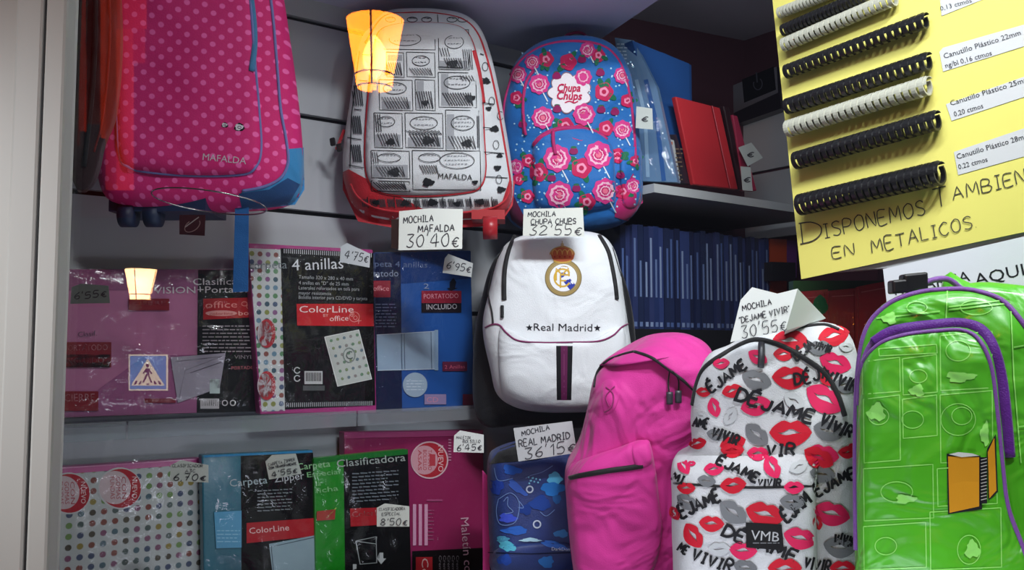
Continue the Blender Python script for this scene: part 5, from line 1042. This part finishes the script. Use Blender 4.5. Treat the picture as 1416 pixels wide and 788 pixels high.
def comb(pa, pb, dpx, m, lb):
    dpx *= 1.15; D_ = POSTER.at((pa[0]+pb[0])/2, (pa[1]+pb[1])/2).y; r = dpx/F*D_/2
    Aw, Bw = POSTER.at(pa[0], pa[1], r*1.25+.006), POSTER.at(pb[0], pb[1], r*1.25+.006); ax = (Bw-Aw); L_ = ax.length; ax.normalize(); up = SN.cross(ax); 
    if up.z < 0: up = -up
    t = thing('binding_comb', lb, 'binding comb', base_of([Aw, Bw]), 'plastic binding combs on the yellow poster')
    n = 21; pitch = L_/n
    def arc(a0, a1, k, s0, s1, ro, ri):
        mb = MB(); vs = []
        for i in range(k+1):
            th = R(a0+(a1-a0)*i/k); d = SN*cos(th)+up*sin(th)
            for rr_ in (ro, ri):
                for s in (s0, s1): vs.append(d*rr_+ax*s)
        fs = []
        for i in range(k):
            b = 4*i; c = b+4
            fs += [(b, b+1, c+1, c), (b+2, c+2, c+3, b+3), (b, c, c+2, b+2), (b+1, b+3, c+3, c+1)]
        fs += [(0, 2, 3, 1), (4*k, 4*k+1, 4*k+3, 4*k+2)]
        return vs, fs
    # solid spine
    vs, fs = arc(-8, 118, 10, 0, L_, r, r-.0012); mesh('spine', [v+Aw for v in vs], fs, m, t, None, False)
    vs, fs = arc(-225, 112, 20, 0, pitch*.6, r*1.13, r-.0012)
    me = None
    for i in range(n):
        if me is None:
            o = mesh('ring', [v+Aw for v in vs], fs, m, t); me = o.data; o0 = o
        else:
            o = o0.copy(); COL.objects.link(o); o.parent = t; o.location = ax*(pitch*i)
for pa, pb, d_, m_, lb in (((1078, 18), (1180, -22), 13, MWc, 'pale binding comb, topmost one cut by the picture edge'), ((1083, 42), (1200, -8), 14, MK, 'black binding comb at the top between two pale ones'), ((1084, 62), (1240, -4), 16, MWc, 'pale binding comb second from the top'), ((1088, 99), (1283, 27), 17, MK, 'slim black binding comb beside the 0,13 label'),
                           ((1089, 147), (1287, 83), 19, MK, 'black binding comb just above the long pale one'), ((1090, 178), (1287, 117), 20, MWc, 'long pale binding comb in the middle of the poster'), ((1101, 222), (1299, 165), 21, MK, 'black binding comb just below the long pale one'), ((1107, 283), (1304, 238), 25, MK, 'thickest black binding comb, lowest on the poster')): comb(pa, pb, d_, m_, lb)
# white sign under the poster
S5 = POSTER.shift(.002); q = [(1221, 372), (1480, 312), (1480, 470), (1232, 470)]
t = thing('paper_sign', 'white paper sign with black capitals behind the green backpack', 'sign', base_of([S5.at(*p) for p in q])); panel('sheet', S5, q, .001, paper('#c9ccd2'), t)
a = Art(S5, .0006); a.text('RECARGA', (1238, 408), (1342, 388), 14, '#1c1c20'); a.text('AQUI', (1349, 395), (1417, 380), 16, '#1c1c20'); a.build('lettering', t)

# ================================================================= PRICE CARDS
H1 = [
 (facing(595, 318, 1.84), [(552, 292), (595, 288), (640, 289), (639, 344), (551, 346)], 'price card reading 30\'40€ hanging under the comic-print trolley backpack', [('MOCHILA', (558, 309), (599, 306), 9, 1.4), ('MAFALDA', (578, 321), (628, 319), 9, 1.4), ("30'40€", (562, 342), (634, 340), 18, 1.3)], '#dfe3dc'),
 (facing(765, 308, 1.93), [(724, 289), (806, 287), (808, 327), (723, 326)], 'price card reading 32\'55€ on top of the white crest backpack', [('MOCHILA', (730, 300), (768, 299), 7, 1.3), ('CHUPA CHUPS', (734, 310), (796, 309), 7, 1.2), ("32'55€", (732, 325), (804, 324), 14, 1.1)], '#cfd2ca'),
 (facing(754, 610, 1.76), [(710, 592), (791, 582), (798, 626), (717, 638)], 'price card reading 36\'15€ above the dark blue graffiti backpack', [('MOCHILA', (722, 603), (760, 594), 7, 1.3), ('REAL MADRID', (718, 618), (788, 606), 9, 1.3), ("36'15€", (726, 635), (796, 624), 15, 1.2)], '#b0b2b4'),
 (facing(495, 352, 1.72), [(471, 341), (480, 336), (512, 351), (511, 370), (470, 362)], "small price card reading 4'75€ on the black 4 anillas folder", [("4'75€", (476, 357), (508, 363), 11, 1.2)], '#c8ccd0'),
 (facing(632, 372, 1.9), [(615, 357), (620, 351), (654, 364), (652, 383), (612, 377)], "small price card reading 6'95€ on the blue portfolio folder", [("6'95€", (617, 371), (650, 377), 10, 1.2)], '#a9adac'),
 (facing(125, 408, 1.5), [(99, 397), (112, 392), (150, 395), (152, 419), (97, 420)], "dim price card reading 6'55€ on the pink folder at far left", [("6'55€", (103, 414), (147, 410), 9, 1.2)], '#6e7570'),
 (facing(262, 655, 1.58), [(236, 643), (250, 636), (288, 643), (288, 667), (235, 665)], 'price card reading 6,70€ on the spotted folder of the lower row', [('CLASIFICADOR', (238, 646), (280, 646), 4, .6), ('A3C', (256, 653), (270, 653), 4, .6), ('6,70€', (240, 664), (284, 664), 9, 1.2)], '#c9cdc4'),
 (facing(390, 647, 1.64), [(367, 638), (376, 629), (409, 627), (417, 655), (372, 663)], "price card reading 4'55€ on the teal zip folder", [('CARPETA ZIPPER', (371, 645), (408, 637), 4, .6), ('CON TRANSPARENTE', (372, 649), (410, 642), 3, .8), ("4'55€", (376, 660), (411, 653), 7, 1.1)], '#b4bab2'),
 (facing(648, 613, 1.8), [(628, 602), (636, 595), (669, 601), (669, 626), (627, 625)], "price card reading 6'45€ on the magenta document case", [('MALETIN', (631, 607), (650, 607), 4, .6), ('BOLSILLO', (640, 612), (664, 612), 4, .6), ("6'45€", (632, 623), (666, 622), 8, 1)], '#cdd0cc'),
 (facing(543, 715, 1.62), [(521, 702), (532, 696), (566, 700), (566, 728), (521, 728)], "price card reading 8'50€ on the green folder", [('CLASIFICADORA', (524, 706), (560, 705), 4, .6), ('ESPECIAL', (528, 713), (554, 712), 4, .6), ("8'50€", (526, 726), (563, 726), 9, 1.1)], '#c0c4bc')]
for k_, (pl, poly, lb, ls, c_) in enumerate(H1):
    t = price_tag(pl, poly, lb, ls, c_)
    if k_ == 0:
        mb = MB(); mb.prism([pl.at(*p, -.004) for p in ((541, 303), (556, 303), (556, 345), (541, 343))], -pl.N*.001); mb.build('backing_card', card('#1a1216'), t, label='dark backing card')
        mb = MB(); A0 = pl.at(600, 296, -.002); mb.tube([A0, A0+Vector((0, .10, .003)), A0+Vector((0, .40, .003))], .002, 6); mb.build('hook', M_wire, t)
pl = facing(1057, 435, 1.30, -8, -4)
t = price_tag(pl, [(1040, 397), (1075, 406), (1103, 399), (1086, 457), (1010, 473), (1024, 415)], "large folded price card reading 30'55€ standing on the lips backpack", [('MOCHILA', (1027, 430), (1067, 421), 8, 1.3), ('"DEJAME VIVIR"', (1023, 447), (1092, 431), 8, 1.2), ("30'55€", (1026, 468), (1088, 456), 17, 1.2)], '#dde1de')
f0, f1, f2 = pl.at(1103, 399), onY(1142, 440, 1.42), onY(1084, 466, 1.40)
mb = MB(); mb.prism([f0, f1, f2, pl.at(1086, 457)], Vector((0, .0006, 0))); mb.build('folded_flap', paper('#dde1de'), t)
